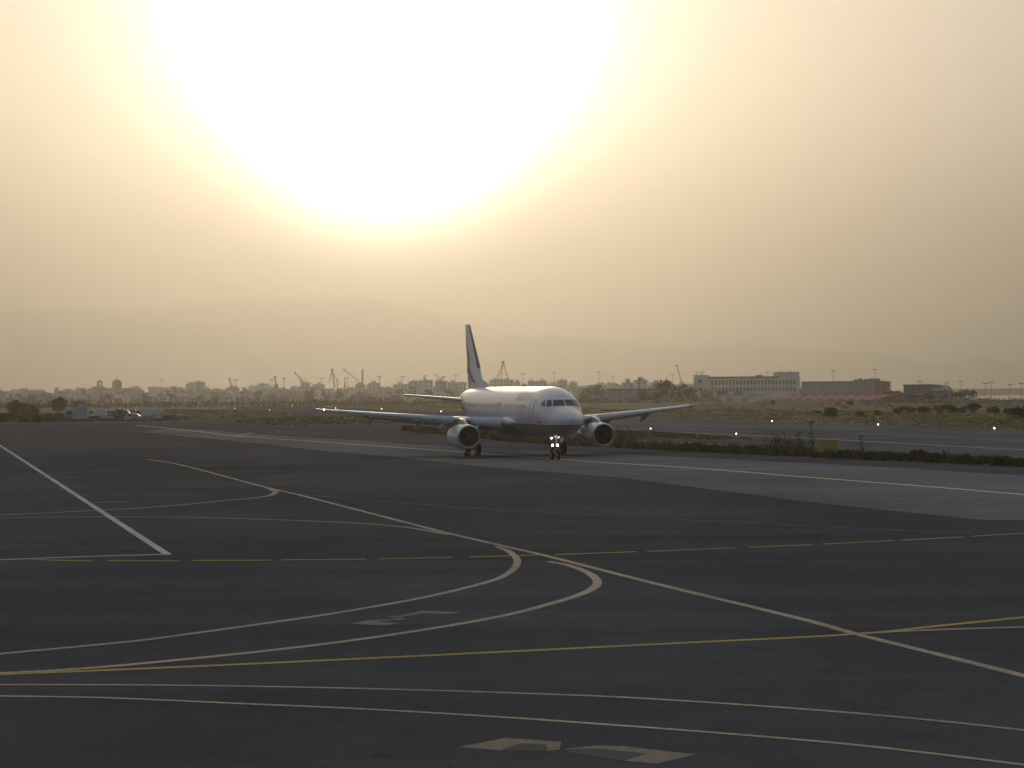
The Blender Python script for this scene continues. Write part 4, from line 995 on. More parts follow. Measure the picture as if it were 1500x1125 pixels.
# ------------------------------------------------------------------ large buildings on the right
m_plaster = mat('pale_green_plaster', (.52, .50, .43), rough=.85, var=.12, scale=.25); m_roofb = mat('rusty_roof_edge', (.17, .10, .07), rough=.85, var=.2, scale=.5)
m_brick = mat('brown_render', (.16, .13, .115), rough=.9, var=.15, scale=.3); m_greyw = mat('grey_render', (.26, .25, .235), rough=.9, var=.14, scale=.2, stretch=(1, 1, .3))
m_win = mat('dark_window', (.025, .03, .035), rough=.3, var=.3); m_redroof = mat('red_sheet_roof', (.20, .035, .045), rough=.95, var=.2, scale=.4, spec=.05)
m_sky = mat('white_skylight', (.80, .78, .76), rough=.5, var=.04); m_conc = mat('weathered_concrete', (.25, .245, .225), rough=.9, var=.2, scale=.15)
m_frame = mat('window_frame', (.32, .32, .30), rough=.7)
def facade_frame(pl, Dl, pr, Dr):
    a = at(pl, 560, Dl); b = at(pr, 560, Dr); a.z = b.z = 0; d = b-a; return a, math.atan2(d.y, d.x), d.length
def block(o, name, x0, x1, y0, y1, z0, z1, m): return MB().box(x0, x1, y0, y1, z0, z1).build(name, m, o)
def win_grid(o, x0, x1, n, z0, z1, w, y=0.0, m=None):
    pr = None
    for i in range(n):
        x = x0+(x1-x0)*(i+.5)/n
        if pr is None:
            pr = MB().box(-w/2-.12, w/2+.12, -.10, .05, -.12, 0).box(-w/2-.12, -w/2, -.10, .05, 0, z1-z0).box(w/2, w/2+.12, -.10, .05, 0, z1-z0).box(-w/2-.12, w/2+.12, -.10, .05, z1-z0, z1-z0+.12).build('window', m_frame, o)
            pn = MB().box(-w/2, w/2, -.035, .02, 0, z1-z0).build('pane', m_win, pr); pr.location = (x, y, z0)
        else:
            c = link(pr.copy(), o); c.location = (x, y, z0); d = link(pn.copy(), c)
# long two-storey block
a, rz, Ln = facade_frame(1016, 1125, 1168, 1110)
o = empty('long_building', a, rz); tag(o, 'long pale two-storey block with two rows of windows and a rusty roof edge', 'building')
k = 1110/FPX
block(o, 'wall', 0, Ln, 0, 12, -8, 9.7, m_plaster)
block(o, 'roof', 8.0, Ln-10, -.35, 12.3, 9.7, 10.5, m_roofb)
st = block(o, 'stair_tower', -.01, 7.4, -.25, 9, -8, 11.6, m_plaster); block(o, 'roof_house', Ln-13.0, Ln+.1, -.1, 8, 9.7, 12.3, m_plaster); block(o, 'roof_house', Ln*.60, Ln*.66, 2, 6, 10.5, 11.3, m_roofb)
block(o, 'parapet', Ln-13.2, Ln+.3, -.3, 8.2, 12.3, 12.6, m_roofb)
win_grid(o, 9.5, Ln-.6, 24, 6.1, 8.2, 1.0); win_grid(o, 9.5, Ln-.6, 24, 2.4, 4.5, 1.0); win_grid(st, 1.6, 5.8, 1, 7.2, 9.0, 1.9, -.25); win_grid(st, 1.6, 5.8, 1, 2.8, 4.6, 1.9, -.25)
for x in (1.2, 3.8, 4.6, Ln-4): MB().tube((x, 3, 11.6 if x < 9 else 12.5), (x, 3, 12.9 if x < 9 else 13.6), .12, n=6).lathe([(0, .5), (.5, .5)], (x, 3, 12.7 if x < 9 else 13.3), 'z', 8, cap=True).build('roof_vent', m_post, o)
MB().tube((Ln-9, 4, 12.3), (Ln-9, 4, 17.5), .09, .05, 6).box(Ln-9.5, Ln-8.5, 3.95, 4.05, 16.2, 16.3).build('aerial', m_post, o)
# grey warehouse
a, rz, Ln = facade_frame(1174, 1000, 1289, 985)
o = empty('warehouse', a, rz); tag(o, 'wide grey windowless warehouse with a pale roof edge behind the red roof', 'building')
block(o, 'wall', 0, Ln, 0, 14, -8, 6.9, m_greyw); block(o, 'roof', -.4, Ln+.3, -.5, 14.4, 6.9, 7.3, m_conc)
for i in range(14): block(o, 'pilaster', Ln*(i+.5)/14-.2, Ln*(i+.5)/14+.2, -.14, 0, -8, 6.9, m_greyw)
block(o, 'corner_pier', Ln-2.4, Ln, -.45, -.14, -8, 6.9, m_brick)
block(o, 'dark_annex', Ln+.31, Ln+2.4, 2, 12, -8, 6.5, m_brick); block(o, 'annex_roof', Ln+.31, Ln+3.0, 1.4, 12.5, 6.5, 6.85, m_roofb)
for i in range(2): block(o, 'annex_column', Ln+.8+i*1.0, Ln+1.05+i*1.0, 1.55, 1.99, -8, 6.5, m_greyw)
mb = MB(); rnd = random.Random(3)
for i in range(26): x = Ln*.62+rnd.uniform(0, Ln*.34); mb.lathe([(0, .5), (.6, rnd.uniform(.5, .9)), (rnd.uniform(1, 1.5), .1)], (x, 6+rnd.uniform(0, 3), 7.2), 'z', 7)
tag(mb.build('roof_clutter', m_bodyC, o), kind='stuff'); MB().tube((Ln*.62, 5, 7.4), (Ln*.62, 5, 10.0), .08, n=6).build('aerial', m_post, o)
# red roofed shed with white skylights: a long lean-to roof
A = [at(1098, 582.5, 760), at(1300, 584.5, 640), at(1258, 577.0, 700), at(1094, 579.8, 830)]
a, rz, Ln = facade_frame(1104, 745, 1262, 705)
o = empty('red_roofed_shed', Vector((a.x, a.y, 0)), rz); tag(o, 'long low shed with a dark red roof crossed by ten white slanting skylights', 'shed')
zE = at(1180, 588, 725).z; zR = at(1180, 577.5, 751).z; dep = 26.0; sk = -4.0
block(o, 'wall', 0, Ln, 0, dep, -6, zE-.15, m_conc)
P = [(0-.4, -.6, zE), (Ln+.4, -.6, zE), (Ln+.4+sk*.9, dep, zR), (sk, dep, zR)]
MB().add([(x, y, z+d) for d in (-.18, 0) for x, y, z in P], [(3, 2, 1, 0), (4, 5, 6, 7), (0, 1, 5, 4), (1, 2, 6, 5), (2, 3, 7, 6), (3, 0, 4, 7)]).build('roof', m_redroof, o)
MB().box(-.4, Ln+.4, -.68, -.6, zE-.45, zE+.02).build('gutter', m_conc, o)
for i in range(10):
    x = 1.0+i*(Ln-6.5)/9; ya, yb = 6.0, 19.0; za = zE+(zR-zE)*(ya+.6)/(dep+.6); zb = zE+(zR-zE)*(yb+.6)/(dep+.6)
    xa, xb = x+2.2, x; w = .17
    V = [(xa-w, ya, za+.05), (xa+w, ya, za+.05), (xb+w, yb, zb+.05), (xb-w, yb, zb+.05)]; V += [(p[0], p[1], p[2]+.12) for p in V]
    MB().add(V, [(3, 2, 1, 0), (4, 5, 6, 7), (0, 1, 5, 4), (1, 2, 6, 5), (2, 3, 7, 6), (3, 0, 4, 7)]).build('skylight', m_sky, o)
# pale low wall / tank at its right, pale roof at its left
def lowbox(px0, px1, y0, y1, D, m, name, label, cat, depth=8):
    a = at(px0, y1, D); b = at(px1, y1, D); t = at(px0, y0, D).z; g_ = min(a.z, terr(a.x, a.y))-1.5
    o = empty(name, (0, 0, 0)); o.location = (a.x, D, 0); tag(o, label, cat); w = b.x-a.x
    block(o, 'wall', 0, w, 0, depth, g_, t-.3, m); block(o, 'roof', -.2, w+.2, -.2, depth+.2, t-.3, t, m_conc)
    for i in range(max(2, int(w/6))): block(o, 'door_panel', 1+i*6, 3.2+i*6, -.06, 0, g_, t-1.2, m_greyw)
    return o
lowbox(1262, 1296, 585.5, 592.5, 600, mat('pale_teal_paint', (.22, .27, .26), rough=.7), 'low_hut', 'low pale teal hut at the right end of the red roof', 'hut')
lowbox(1062, 1120, 579.5, 585, 860, m_plaster, 'flat_shed', 'low pale flat shed left of the red roof', 'shed', 20)
# brick building and green roofed hall further right
a, rz, Ln = facade_frame(1323.5, 800, 1353, 795); o = empty('brick_building', a, rz); tag(o, 'square brown flat-roofed building left of the green barrel roof', 'building')
zt = at(1338, 563, 795).z
block(o, 'wall', 0, Ln, 0, 9, -9, zt-.4, m_brick); block(o, 'roof', -.3, Ln+.3, -.3, 9.3, zt-.4, zt, m_roofb); win_grid(o, .6, Ln-.6, 3, zt-2.8, zt-1.5, 1.1); block(o, 'balcony', 0, Ln, -.8, 0, zt-4.0, zt-3.7, m_greyw)
a, rz, Ln = facade_frame(1353.2, 794, 1387, 790); o = empty('hall', a, rz); tag(o, 'hall with a rounded greenish roof and a pale strip of upper windows', 'building')
zt = at(1370, 563, 795).z
block(o, 'wall', 0, Ln, 0, 10, -9, zt-2.6, m_brick); V = []; n = 10
for y in (-.3, 10.3):
    for i in range(n+1): u = i/n; V.append((Ln*u, y, zt-2.6+2.5*(1-abs(2*u-1)**3.0)))
MB().add(V, [(i, i+1, n+2+i, n+1+i) for i in range(n)]+[tuple(range(n+1)), tuple(range(2*n+1, n, -1))]).build('roof', mat('green_sheet_roof', (.10, .13, .11), rough=.5), o)
m_strip = mat('pale_window_strip', (.42, .46, .42), rough=.3)  # pale grey-green colour for the hall's upper panes
for i in range(5): block(o, 'window', Ln*(.38+.11*i), Ln*(.38+.11*i)+.75, -.36, -.3, zt-2.5, zt-1.3, m_strip)
for px, h_, lab in ((1391.5, 569, 'thin dark post right of the green hall'),):
    p = at(px, 585, 790); o = empty('post', (p.x, p.y, 0)); tag(o, lab, 'post'); MB().tube((0, 0, -5), (0, 0, at(px, h_, 790).z), .25, n=8).build('shaft', m_post, o); MB().box(-.4, .4, -.3, .3, at(px, h_, 790).z, at(px, h_, 790).z+.25).build('cap', m_post, o)
# long grey quay wall on the right
a, rz, Ln = facade_frame(1300, 720, 1560, 560); o = empty('grey_wall', a, rz); tag(o, 'long weathered grey wall behind the bushes on the right', 'wall')
zt = at(1430, 585.5, 640).z; n = 16
for i in range(n): block(o, 'wall_panel', Ln*i/n+.03, Ln*(i+1)/n-.03, random.uniform(0, .06), .5, -4, zt-random.uniform(0, .25)+(.0 if i > 3 else -.4), m_conc)
block(o, 'coping', 0, Ln, -.08, .58, zt, zt+.12, m_greyw)
# breakwater across the harbour
a, rz, Ln = facade_frame(1372, 2950, 1760, 2850)
zt = at(1450, 569.2, 2910).z; o = empty('breakwater', Vector((a.x, a.y, 0)), rz); tag(o, 'long dark breakwater across the pale water at the right edge', 'breakwater')
block(o, 'mole', 0, Ln, 0, 12, SEA-2, SEA+3.2, mat('wet_stone', (.10, .095, .09), rough=.9)); block(o, 'parapet', .5, Ln-.5, 4, 7, SEA+3.2, zt, m_brick)

# grey ribbed shed with a sloping side, left of the telephone pole
a, rz, Ln = facade_frame(862, 900, 948, 870); o = empty('ribbed_shed', a, rz); tag(o, 'large grey ribbed shed with slanting left side behind the right wing', 'shed')
zt = at(905, 571.5, 885).z; zb = at(905, 590, 885).z; L1 = Ln*.42
m_rib = mat('blue_grey_sheet', (.25, .26, .29), rough=.6, var=.12, scale=.3)
V = [(0, 0, zb-3), (Ln, 0, zb-3), (Ln, 0, zt), (L1*.85, 0, zt), (0, 0, zb+1.2)]; V2 = [(x, 10, z) for x, y, z in V]
MB().add(V+V2, [(4, 3, 2, 1, 0), (5, 6, 7, 8, 9)]+[(i, (i+1) % 5, 5+(i+1) % 5, 5+i) for i in range(5)]).build('wall', m_rib, o)
for i in range(22):
    x = Ln*(i+.5)/22; top = zt if x > L1*.85 else zb+1.2+(zt-zb-1.2)*x/(L1*.85); MB().box(x-.14, x+.14, -.16, -.01, zb-3, top-.15).build('rib', m_greyw, o)
block(o, 'roof_edge', L1*.8, Ln+.4, -.4, 10.4, zt+.01, zt+.55, m_brick)
block(o, 'low_front', Ln*.55, Ln*1.05, -5, -.3, zb-3, zb+2.2, m_rib)
# telephone pole
p = at(937.5, 585, 760); zt = at(937.5, 553.5, 760).z; o = empty('telephone_pole', (p.x, p.y, 0)); tag(o, 'dark wooden telephone pole with crossarm behind the right wing', 'pole')
MB().tube((0, 0, -3), (0, 0, zt), .22, .14, 8).build('pole', m_bark, o); MB().box(-1.1, 1.1, -.08, .08, zt-.9, zt-.7).build('crossarm', m_bark, o)
for s in (-1, -.4, .4, 1): MB().tube((s, 0, zt-.7), (s, 0, zt-.45), .07, .05, 6).build('insulator', m_post, o)
# three white cars by the dark tree
for px, lab in ((946, 'white car left of three parked below the dark tree'), (953.5, 'white car in the middle of the three below the dark tree'), (960.5, 'white car right of three parked below the dark tree')):
    p = at(px, 583.2, 800); o = car(px, 600, m_bodyB, lab, random.uniform(-.2, .2)); o.location = (p.x, 800, p.z-.35); o['group'] = 'white cars by the dark tree'
bk = MB().box(-9, 9, -3, 3, -4, 0).build('platform', m_conc); p = at(953.5, 583.2, 801); bk.location = (p.x, 801, p.z-.36); tag(bk, 'raised concrete yard under the three white cars', kind='structure')
# two tilted pale dishes behind the right wing tip
for px, lab in ((988, 'pale tilted sheet left of two behind the right wing tip'), (998.5, 'pale tilted sheet right of two behind the right wing tip')):
    p = at(px, 582, 620); o = empty('tilted_panel', (p.x, p.y, 0)); tag(o, lab, 'panel', 'tilted pale panels behind the wing tip')
    MB().add([(-.9, 0, p.z-.6), (.9, 0, p.z+.5), (.9, .9, p.z+.6), (-.9, .9, p.z-.5), (-.9, 0, p.z-.7), (.9, 0, p.z+.4), (.9, .9, p.z+.5), (-.9, .9, p.z-.6)], [(0, 1, 2, 3), (7, 6, 5, 4), (0, 4, 5, 1), (1, 5, 6, 2), (2, 6, 7, 3), (3, 7, 4, 0)]).build('sheet', m_conc, o)
    MB().tube((0, .4, -1), (0, .4, p.z), .08, n=6).build('stand', m_post, o)

# ------------------------------------------------------------------ masts with lamp heads
m_mast = mat('mast_grey', (.16, .15, .14), rough=.6, var=.15)
def mast(px, top, D, w, label, base=None, kind=0):
    p = at(px, top, D); zb = terr(p.x, D)-.5; o = empty('light_mast', (p.x, D, zb)); tag(o, label, 'light mast', 'tall light masts along the port and airfield'); h = p.z-zb
    MB().tube((0, 0, 0), (0, 0, h), .26*w, .16*w, 8).build('pole', m_mast, o)
    hd = MB().box(-1.9*w, 1.9*w, -.5*w, .5*w, h-.1, h+.22).build('lamp_head', m_mast, o)
    for s in (-1.5, -.5, .5, 1.5): MB().add([(s*w-.35*w, -.6*w, h-.5*w), (s*w+.35*w, -.6*w, h-.5*w), (s*w+.35*w, .2*w, h-.1), (s*w-.35*w, .2*w, h-.1), (s*w-.35*w, -.3*w, h), (s*w+.35*w, -.3*w, h)], [(0, 1, 2, 3), (0, 4, 5, 1), (4, 3, 2, 5), (0, 3, 4), (1, 5, 2)]).build('floodlight', m_dim if False else m_post, hd)
MS = [(237, 556, 'by the hazy rooftops left of the leaning crane'), (345, 556.5, 'just right of the small leaning crane'), (398.5, 556, 'left of the short jib'), (416, 553.5, 'between the short jib and the first jib crane'),
 (471, 553.5, 'between the first jib crane and the frame crane'), (508.5, 553.5, 'between the frame crane and long jib'), (556, 551.5, 'right of the thick chimney mast'), (590, 551.5, 'left of the rooftop trees'), (622.5, 550.5, 'above the pale blocks left of the tail'),
 (639.5, 548.5, 'beside the three rooftop palms'), (667.5, 549.5, 'nearest to the left side of the fin'), (766, 547.5, 'right of the twin-legged crane'), (811.5, 545.5, 'directly above the cockpit'), (877, 544.5, 'above the cockpit right shoulder, tallest there'),
 (898, 551.5, 'above the grey ribbed shed'), (985.5, 548.5, 'left of the long building'), (1124, 545, 'behind the long building roof, left one'), (1143, 545, 'behind the long building roof, right one'), (1220.5, 542.5, 'above the warehouse, left one'), (1281.5, 541, 'above the warehouse right corner'),
 (1347.5, 559, 'behind the brown building'), (1387, 560.5, 'right of the green hall'), (1407.5, 558.5, 'above the tree clump right of the hall'), (1443.5, 561.5, 'left one of the close pair over the water'), (1452, 560, 'right one of the close pair over the water'),
 (1479.5, 563, 'over the pale water with a small round head'), (1496, 561.5, 'at the right edge of the photo')]
for i, (px, top, w) in enumerate(MS): mast(px, top, 1650 if px < 1180 else (1250 if px < 1300 else 1180), 1.0 if px < 1180 else .8, 'thin light mast '+w)

# ------------------------------------------------------------------ dockside cranes
m_crane = mat('crane_paint', (.13, .125, .11), rough=.7, var=.2)
D = 2150
def lattice(mb, a, b, w0, w1, n, r):
    a, b = Vector(a), Vector(b); d = (b-a).normalized(); u = Vector((0, 1, 0)); v = d.cross(u).normalized(); pr = None
    for i in range(n+1):
        t = i/n; c = a.lerp(b, t); w = (w0+(w1-w0)*t)/2; ring = [c+u*w+v*w, c+u*w-v*w, c-u*w-v*w, c-u*w+v*w]
        for k in range(4): mb.tube(ring[k], ring[(k+1) % 4], r*.6, n=4)
        if pr:
            for k in range(4): mb.tube(pr[k], ring[k], r, n=5); mb.tube(pr[k], ring[(k+1) % 4], r*.6, n=4)
        pr = ring
def C_(px, py, d=0): return at(px, py, D+d)
def jib_crane(tip, foot, mastp, label, back=None):
    f = C_(*foot); o = empty('dock_crane', (f.x, D, 0)); tag(o, label, 'crane', 'dockside cranes on the skyline'); q = Vector((f.x, D, 0))
    mb = MB(); lattice(mb, C_(*foot)-q, C_(*tip)-q, 1.5, .9, 12, .17); mb.build('jib', m_crane, o)
    t = C_(*tip)-q; MB().box(t.x-1.3, t.x+1.2, -1.0, 1.0, t.z-.5, t.z+1.1).build('jib_head', m_crane, o)
    if mastp: m0 = C_(*mastp[0])-q; m1 = C_(*mastp[1])-q; MB().tube(m0, m1, .5, .4, 8).build('mast', m_crane, o)
    if back:
        mb = MB(); [mb.tube(C_(*x0)-q, C_(*x1)-q, .16, n=4) for x0, x1 in back]; mb.build('stay_cable', m_crane, o)
    zb = terr(f.x, D); MB().box(-2, 2, -2, 2, zb-1, f.z+.3).build('machine_house', m_crane, o); return o
jib_crane((432, 546.5), (449, 565), ((439, 552), (441.5, 566)), 'jib crane leaning left with a heavy head, left of the frame crane', [((439, 552), (452, 558)), ((439, 552), (459, 563)), ((452, 558), (459, 565))])
jib_crane((504, 541.5), (528, 560.5), None, 'longest jib crane, boom leaning left towards the frame crane', [((506, 543), (530, 549)), ((531, 549), (548, 557))])
jib_crane((336, 555.5), (340, 566), None, 'small faint crane far left with a short leaning jib', None)
jib_crane((403, 552.5), (404.5, 563), None, 'short steep jib above a small cabin, left of the masts', None)
jib_crane((991.5, 536), (998.5, 560), None, 'steep thin jib leaning left beside the long building', None)
def frame_crane(apex, legs, label, ties=()):
    a = C_(*apex); o = empty('frame_crane', (a.x, D, 0)); tag(o, label, 'crane', 'dockside cranes on the skyline'); q = Vector((a.x, D, 0))
    for lg, r in legs:
        b = C_(*lg)-q; MB().tube(a-q, b, r, r, 6).build('leg', m_crane, o)
    for x0, x1 in ties: MB().tube(C_(*x0)-q, C_(*x1)-q, .28, n=5).build('tie_beam', m_crane, o)
    MB().box(-1.6, 1.6, -1.2, 1.2, a.z-1-0, a.z+1.0).build('head', m_crane, o); return o
frame_crane((486.3, 541.5), (((482, 560), .5), ((490.5, 568), .7), ((495.5, 563), .35)), 'tall narrow A-shaped crane left of the long jib')
frame_crane((737, 530), (((724.5, 566), .42), ((732, 567), .5), ((748.5, 567), .5), ((742, 548), .3)), 'twin-legged lattice frame crane on the roof line right of the fin', (((731, 548), (743.5, 547.5)), ((727, 556), (731, 549)), ((727.5, 556), (745, 555))))
b = C_(531, 560); o = empty('chimney', (b.x, D, 0)); tag(o, 'thick dark upright chimney between the long jib and the masts', 'chimney')
MB().tube((0, 0, terr(b.x, D)-1), (0, 0, C_(531, 541.5).z), 1.15, .8, 10).build('stack', m_crane, o); MB().lathe([(0, .95), (.8, .95)], (0, 0, C_(531, 541.5).z), 'z', 10, cap=True).build('rim', m_crane, o)
# ship's mast-like stack by the frame crane
b = C_(494.5, 560); o = empty('radio_tower', (b.x, D, 0)); tag(o, 'stubby ladder-like tower at the foot of the A-shaped crane', 'tower'); z0 = terr(b.x, D)
MB().tube((0, 0, z0), (0, 0, C_(494.5, 554).z), .5, .3, 6).build('mast', m_crane, o)
for i in range(4): MB().box(-1.9, 1.9, -.3, .3, C_(494.5, 556+i*2.5).z, C_(494.5, 556+i*2.5).z+.4).build('crossarm', m_crane, o)
b = C_(505, 560); o = empty('radio_tower', (b.x, D, 0)); tag(o, 'small pointed tower with a ball top between the frame crane and long jib', 'tower')
MB().tube((0, 0, z0), (0, 0, C_(505, 553).z), 1.6, .2, 6).build('mast', m_crane, o); MB().lathe([(-.6, .1), (0, .7), (.6, .1)], (0, 0, C_(505, 553).z), 'z', 8).build('ball', m_crane, o)

# ------------------------------------------------------------------ the church
D = 1900; K = D/FPX
m_stone = mat('ochre_stone', (.26, .21, .16), rough=.9, var=.12, scale=.3); m_tile = mat('dome_tile', (.20, .12, .085), rough=.8, var=.15, scale=.5)
c = at(170.5, 570, D); o = empty('domed_church', (c.x, D, 0)); tag(o, 'domed church, its round drum and dome rising highest on the left skyline', 'church')
z0, z1, z2 = at(170, 576, D).z-4, at(170, 570, D).z, at(170, 562.5, D).z
block(o, 'nave', -10, 10, -3, 12, z0-8, z1, m_stone)
MB().lathe([(z1, 4.3), (z2+.2, 4.3)], (0, 3, 0), 'z', 24, cap=True).build('drum', m_stone, o, False)
dm = MB().lathe([(z2+.2+.1, 4.7), (z2+.5, 4.7)]+[(z2+.5+3.6*math.sin(a*PI/16), 4.5*math.cos(a*PI/16)) for a in range(0, 8)]+[(z2+4.12, .05)], (0, 3, 0), 'z', 24).build('dome', m_tile, o, True)
MB().lathe([(z2+4.0, .7), (z2+4.7, .7), (z2+5.1, .1)], (0, 3, 0), 'z', 10, cap=True).build('lantern', m_tile, dm); MB().box(-.1, .1, 2.9, 3.1, z2+5.0, z2+7.0).box(-.5, .5, 2.92, 3.08, z2+6.2, z2+6.4).build('cross', m_post, dm)
for i in range(10):
    a = 2*PI*i/10; x, y = 4.32*math.cos(a), 3+4.32*math.sin(a); w = MB().box(-.35, .35, -.06, .06, z1+1.0, z2-.8).build('window', m_win, o); w.location = (x, y, 0); w.rotation_euler = (0, 0, a+PI/2)
c = at(146.2, 570, D); o = empty('bell_tower', (c.x, D, 0)); tag(o, 'open-arched bell tower standing left of the church dome', 'bell tower')
z1, z2 = at(146, 569, D).z, at(146, 560.5, D).z
MB().box(-2.4, 2.4, -2.4, 2.4, z0-8, z1).build('shaft', m_stone, o)
for sx in (-1, 1):
    for sy in (-1, 1): MB().box(sx*1.75-.45, sx*1.75+.45, sy*1.75-.45, sy*1.75+.45, z1+.02, z2).build('pier', m_stone, o)
MB().box(-2.3, 2.3, -2.3, 2.3, z2, z2+.5).build('cornice', m_stone, o); MB().lathe([(z2+.5+1.9*math.sin(a*PI/14), 2.2*math.cos(a*PI/14)) for a in range(8)], (0, 0, 0), 'z', 16).build('cap', m_tile, o, True)
MB().lathe([(z1+2.2, .7), (z1+2.8, .5), (z1+3.3, .1)], (0, 0, 0), 'z', 10, cap=True).build('bell', m_crane, o)
MB().box(-.08, .08, -.08, .08, z2+2.3, z2+3.6).build('cross', m_post, o)

# ------------------------------------------------------------------ the town
wallm = [mat('cream_wall', (.48, .44, .36), rough=.9, var=.1, scale=.3), mat('white_wall', (.56, .56, .53), rough=.9, var=.08, scale=.3), mat('grey_wall', (.32, .325, .325), rough=.9, var=.1, scale=.3),
         mat('pink_wall', (.30, .22, .19), rough=.9, var=.1, scale=.3), mat('ochre_wall', (.28, .21, .13), rough=.9, var=.1, scale=.3)]
wname = ['cream', 'white', 'grey', 'pinkish', 'ochre']
m_tileroof = mat('clay_tile_roof', (.20, .10, .07), rough=.85, var=.2, scale=.6); m_tank = mat('water_tank', (.35, .35, .34), rough=.5)
def make_house(kind, wm):
    o = empty('house', (0, 0, 0)); tag(o, 'x', 'house')
    w, d, h = ((11, 9, 6.4), (14, 10, 9.2), (9, 8, 3.6), (17, 9, 6.2))[kind]
    block(o, 'wall', -w/2, w/2, 0, d, -7, h, wm)
    if kind in (0, 3):     # flat roof with parapet, stair house and tank
        MB().box(-w/2-.2, w/2+.2, -.2, .15, h, h+.8).box(-w/2-.2, w/2+.2, d-.15, d+.2, h, h+.8).box(-w/2-.2, -w/2+.15, .16, d-.16, h, h+.8).box(w/2-.15, w/2+.2, .16, d-.16, h, h+.8).build('parapet', wm, o)
        block(o, 'stair_house', -w/2+1, -w/2+4, 3, 6, h, h+2.3, wm); MB().lathe([(0, .7), (1.5, .7)], (w/2-2.5, 4, h), 'z', 10, cap=True).build('water_tank', m_tank, o)
        MB().tube((w/2-1, 5, h), (w/2-1, 5, h+3.0), .06, n=4).box(w/2-1.6, w/2-.4, 4.97, 5.03, h+2.7, h+2.78).build('aerial', m_post, o)
    elif kind == 1:
        block(o, 'roof', -w/2-.3, w/2+.3, -.3, d+.3, h, h+.35, m_conc); block(o, 'penthouse', -2, w/2-1.5, 2, d-1, h+.35, h+2.9, wm); MB().lathe([(0, .8), (1.6, .8)], (-w/2+2.5, 4, h+.35), 'z', 10, cap=True).build('water_tank', m_tank, o)
        for z in (2.7, 5.8): block(o, 'balcony', -w/2+1, w/2-1, -1.1, 0, z, z+.9, wm)
    else:
        MB().add([(-w/2-.4, -.4, h), (w/2+.4, -.4, h), (w/2+.4, d+.4, h), (-w/2-.4, d+.4, h), (-w/2+1.5, d/2, h+2.2), (w/2-1.5, d/2, h+2.2)], [(0, 1, 5, 4), (1, 2, 5), (2, 3, 4, 5), (3, 0, 4), (3, 2, 1, 0)]).build('roof', m_tileroof, o)
        block(o, 'chimney', w/4, w/4+.7, d/2-.3, d/2+.4, h+1.2, h+3.0, wm)
    mb = MB(); nf = max(1, int(h/3))
    for f in range(nf):
        for i in range(int(w/3)):
            x = -w/2+(i+.5)*w/int(w/3); z = f*3.05+1.1; mb.box(x-.5, x+.5, -.06, .02, z, z+1.35)
    tag(mb.build('windows', m_win, o), kind='stuff'); return o
protos = {}
LM = [(20, 'the left edge'), (95, 'the left bushes'), (146, 'the bell tower'), (172, 'the church dome'), (230, 'the purple tanker'), (290, 'the pale block clump'), (338, 'the faint small crane'), (403, 'the short jib'), (441, 'the leaning jib crane'), (487, 'the A-shaped crane'),
      (531, 'the thick chimney'), (590, 'the tailplane tip'), (640, 'the rooftop palms'), (672, 'the tail fin'), (737, 'the twin-legged crane'), (785, 'the fuselage top'), (811, 'the cockpit mast'), (877, 'the tallest mast'), (905, 'the ribbed shed'), (937, 'the telephone pole'), (975, 'the dark tree'), (1010, 'the long building')]
ORD = ['first', 'second', 'third', 'fourth', 'fifth', 'sixth', 'seventh', 'eighth', 'ninth', 'tenth', 'eleventh', 'twelfth', 'thirteenth', 'fourteenth']
rows = [(1330, 'lowest row'), (1480, 'second row'), (1640, 'middle row'), (1800, 'fourth row'), (1960, 'fifth row'), (2180, 'skyline row')]
rnd = random.Random(12); recs = []; tr = []
for ri, (Dr, rn) in enumerate(rows):
    px = -8+rnd.uniform(0, 10)
    lim = 905 if ri < 3 else 1012
    while px < lim:
        step = rnd.uniform(13, 26) if ri > 0 else rnd.uniform(26, 60)
        dd = Dr+rnd.uniform(-55, 55)
        if 640 < px < 850 and ri < 3: pass       # behind the aeroplane: the body hides the lowest rows, so skip most of them
        skip = (690 < px < 852 and ri < 2) or (132 < px < 186 and ri == 4 and rnd.random() < .7)
        tree_here = rnd.random() < (.60 if ri == 0 else .40 if ri < 3 else .16)
        if not skip:
            (tr if tree_here else recs).append((px, dd, ri))
            if not tree_here and rnd.random() < .45: tr.append((px+rnd.uniform(6, 11), dd-rnd.uniform(10, 40), ri))
        px += step
def near(px): return min(range(len(LM)), key=lambda i: abs(LM[i][0]-px))
def ordered(lst):
    d = {}
    for r in sorted(lst): d.setdefault((near(r[0]), r[2]), []).append(r)
    return {r: (v.index(r), LM[k[0]][1], rows[k[1]][1]) for k, v in d.items() for r in v}
info = ordered(recs)
for r in recs:
    px, dd, ri = r; kind = rnd.choice([0, 0, 1, 3, 2, 2]) if ri > 1 else rnd.choice([0, 3, 2, 2]); wi = rnd.choice([0, 1, 1, 2, 2, 0, 3, 4])
    if (kind, wi) not in protos: protos[(kind, wi)] = make_house(kind, wallm[wi])
    x = (px-750)/FPX*dd; z = terr(x, dd)
    i, lm, rn = info[r]; kn = ('flat-roofed house', 'tall block', 'tiled cottage', 'wide flat-roofed house')[kind]
    if kind == 1: z -= rnd.uniform(1.0, 3.0)
    place(protos[(kind, wi)], (x, dd, z-.2), rnd.uniform(-.45, .45), rnd.uniform(.78, 1.05), f'{wname[wi]} {kn}, {ORD[min(i, 13)]} from left in the {rn} near {lm}', 'houses of the town')
infot = ordered(tr)
tn = ['olive', 'brownish', 'dark spreading', 'grey-green', 'tall brown']
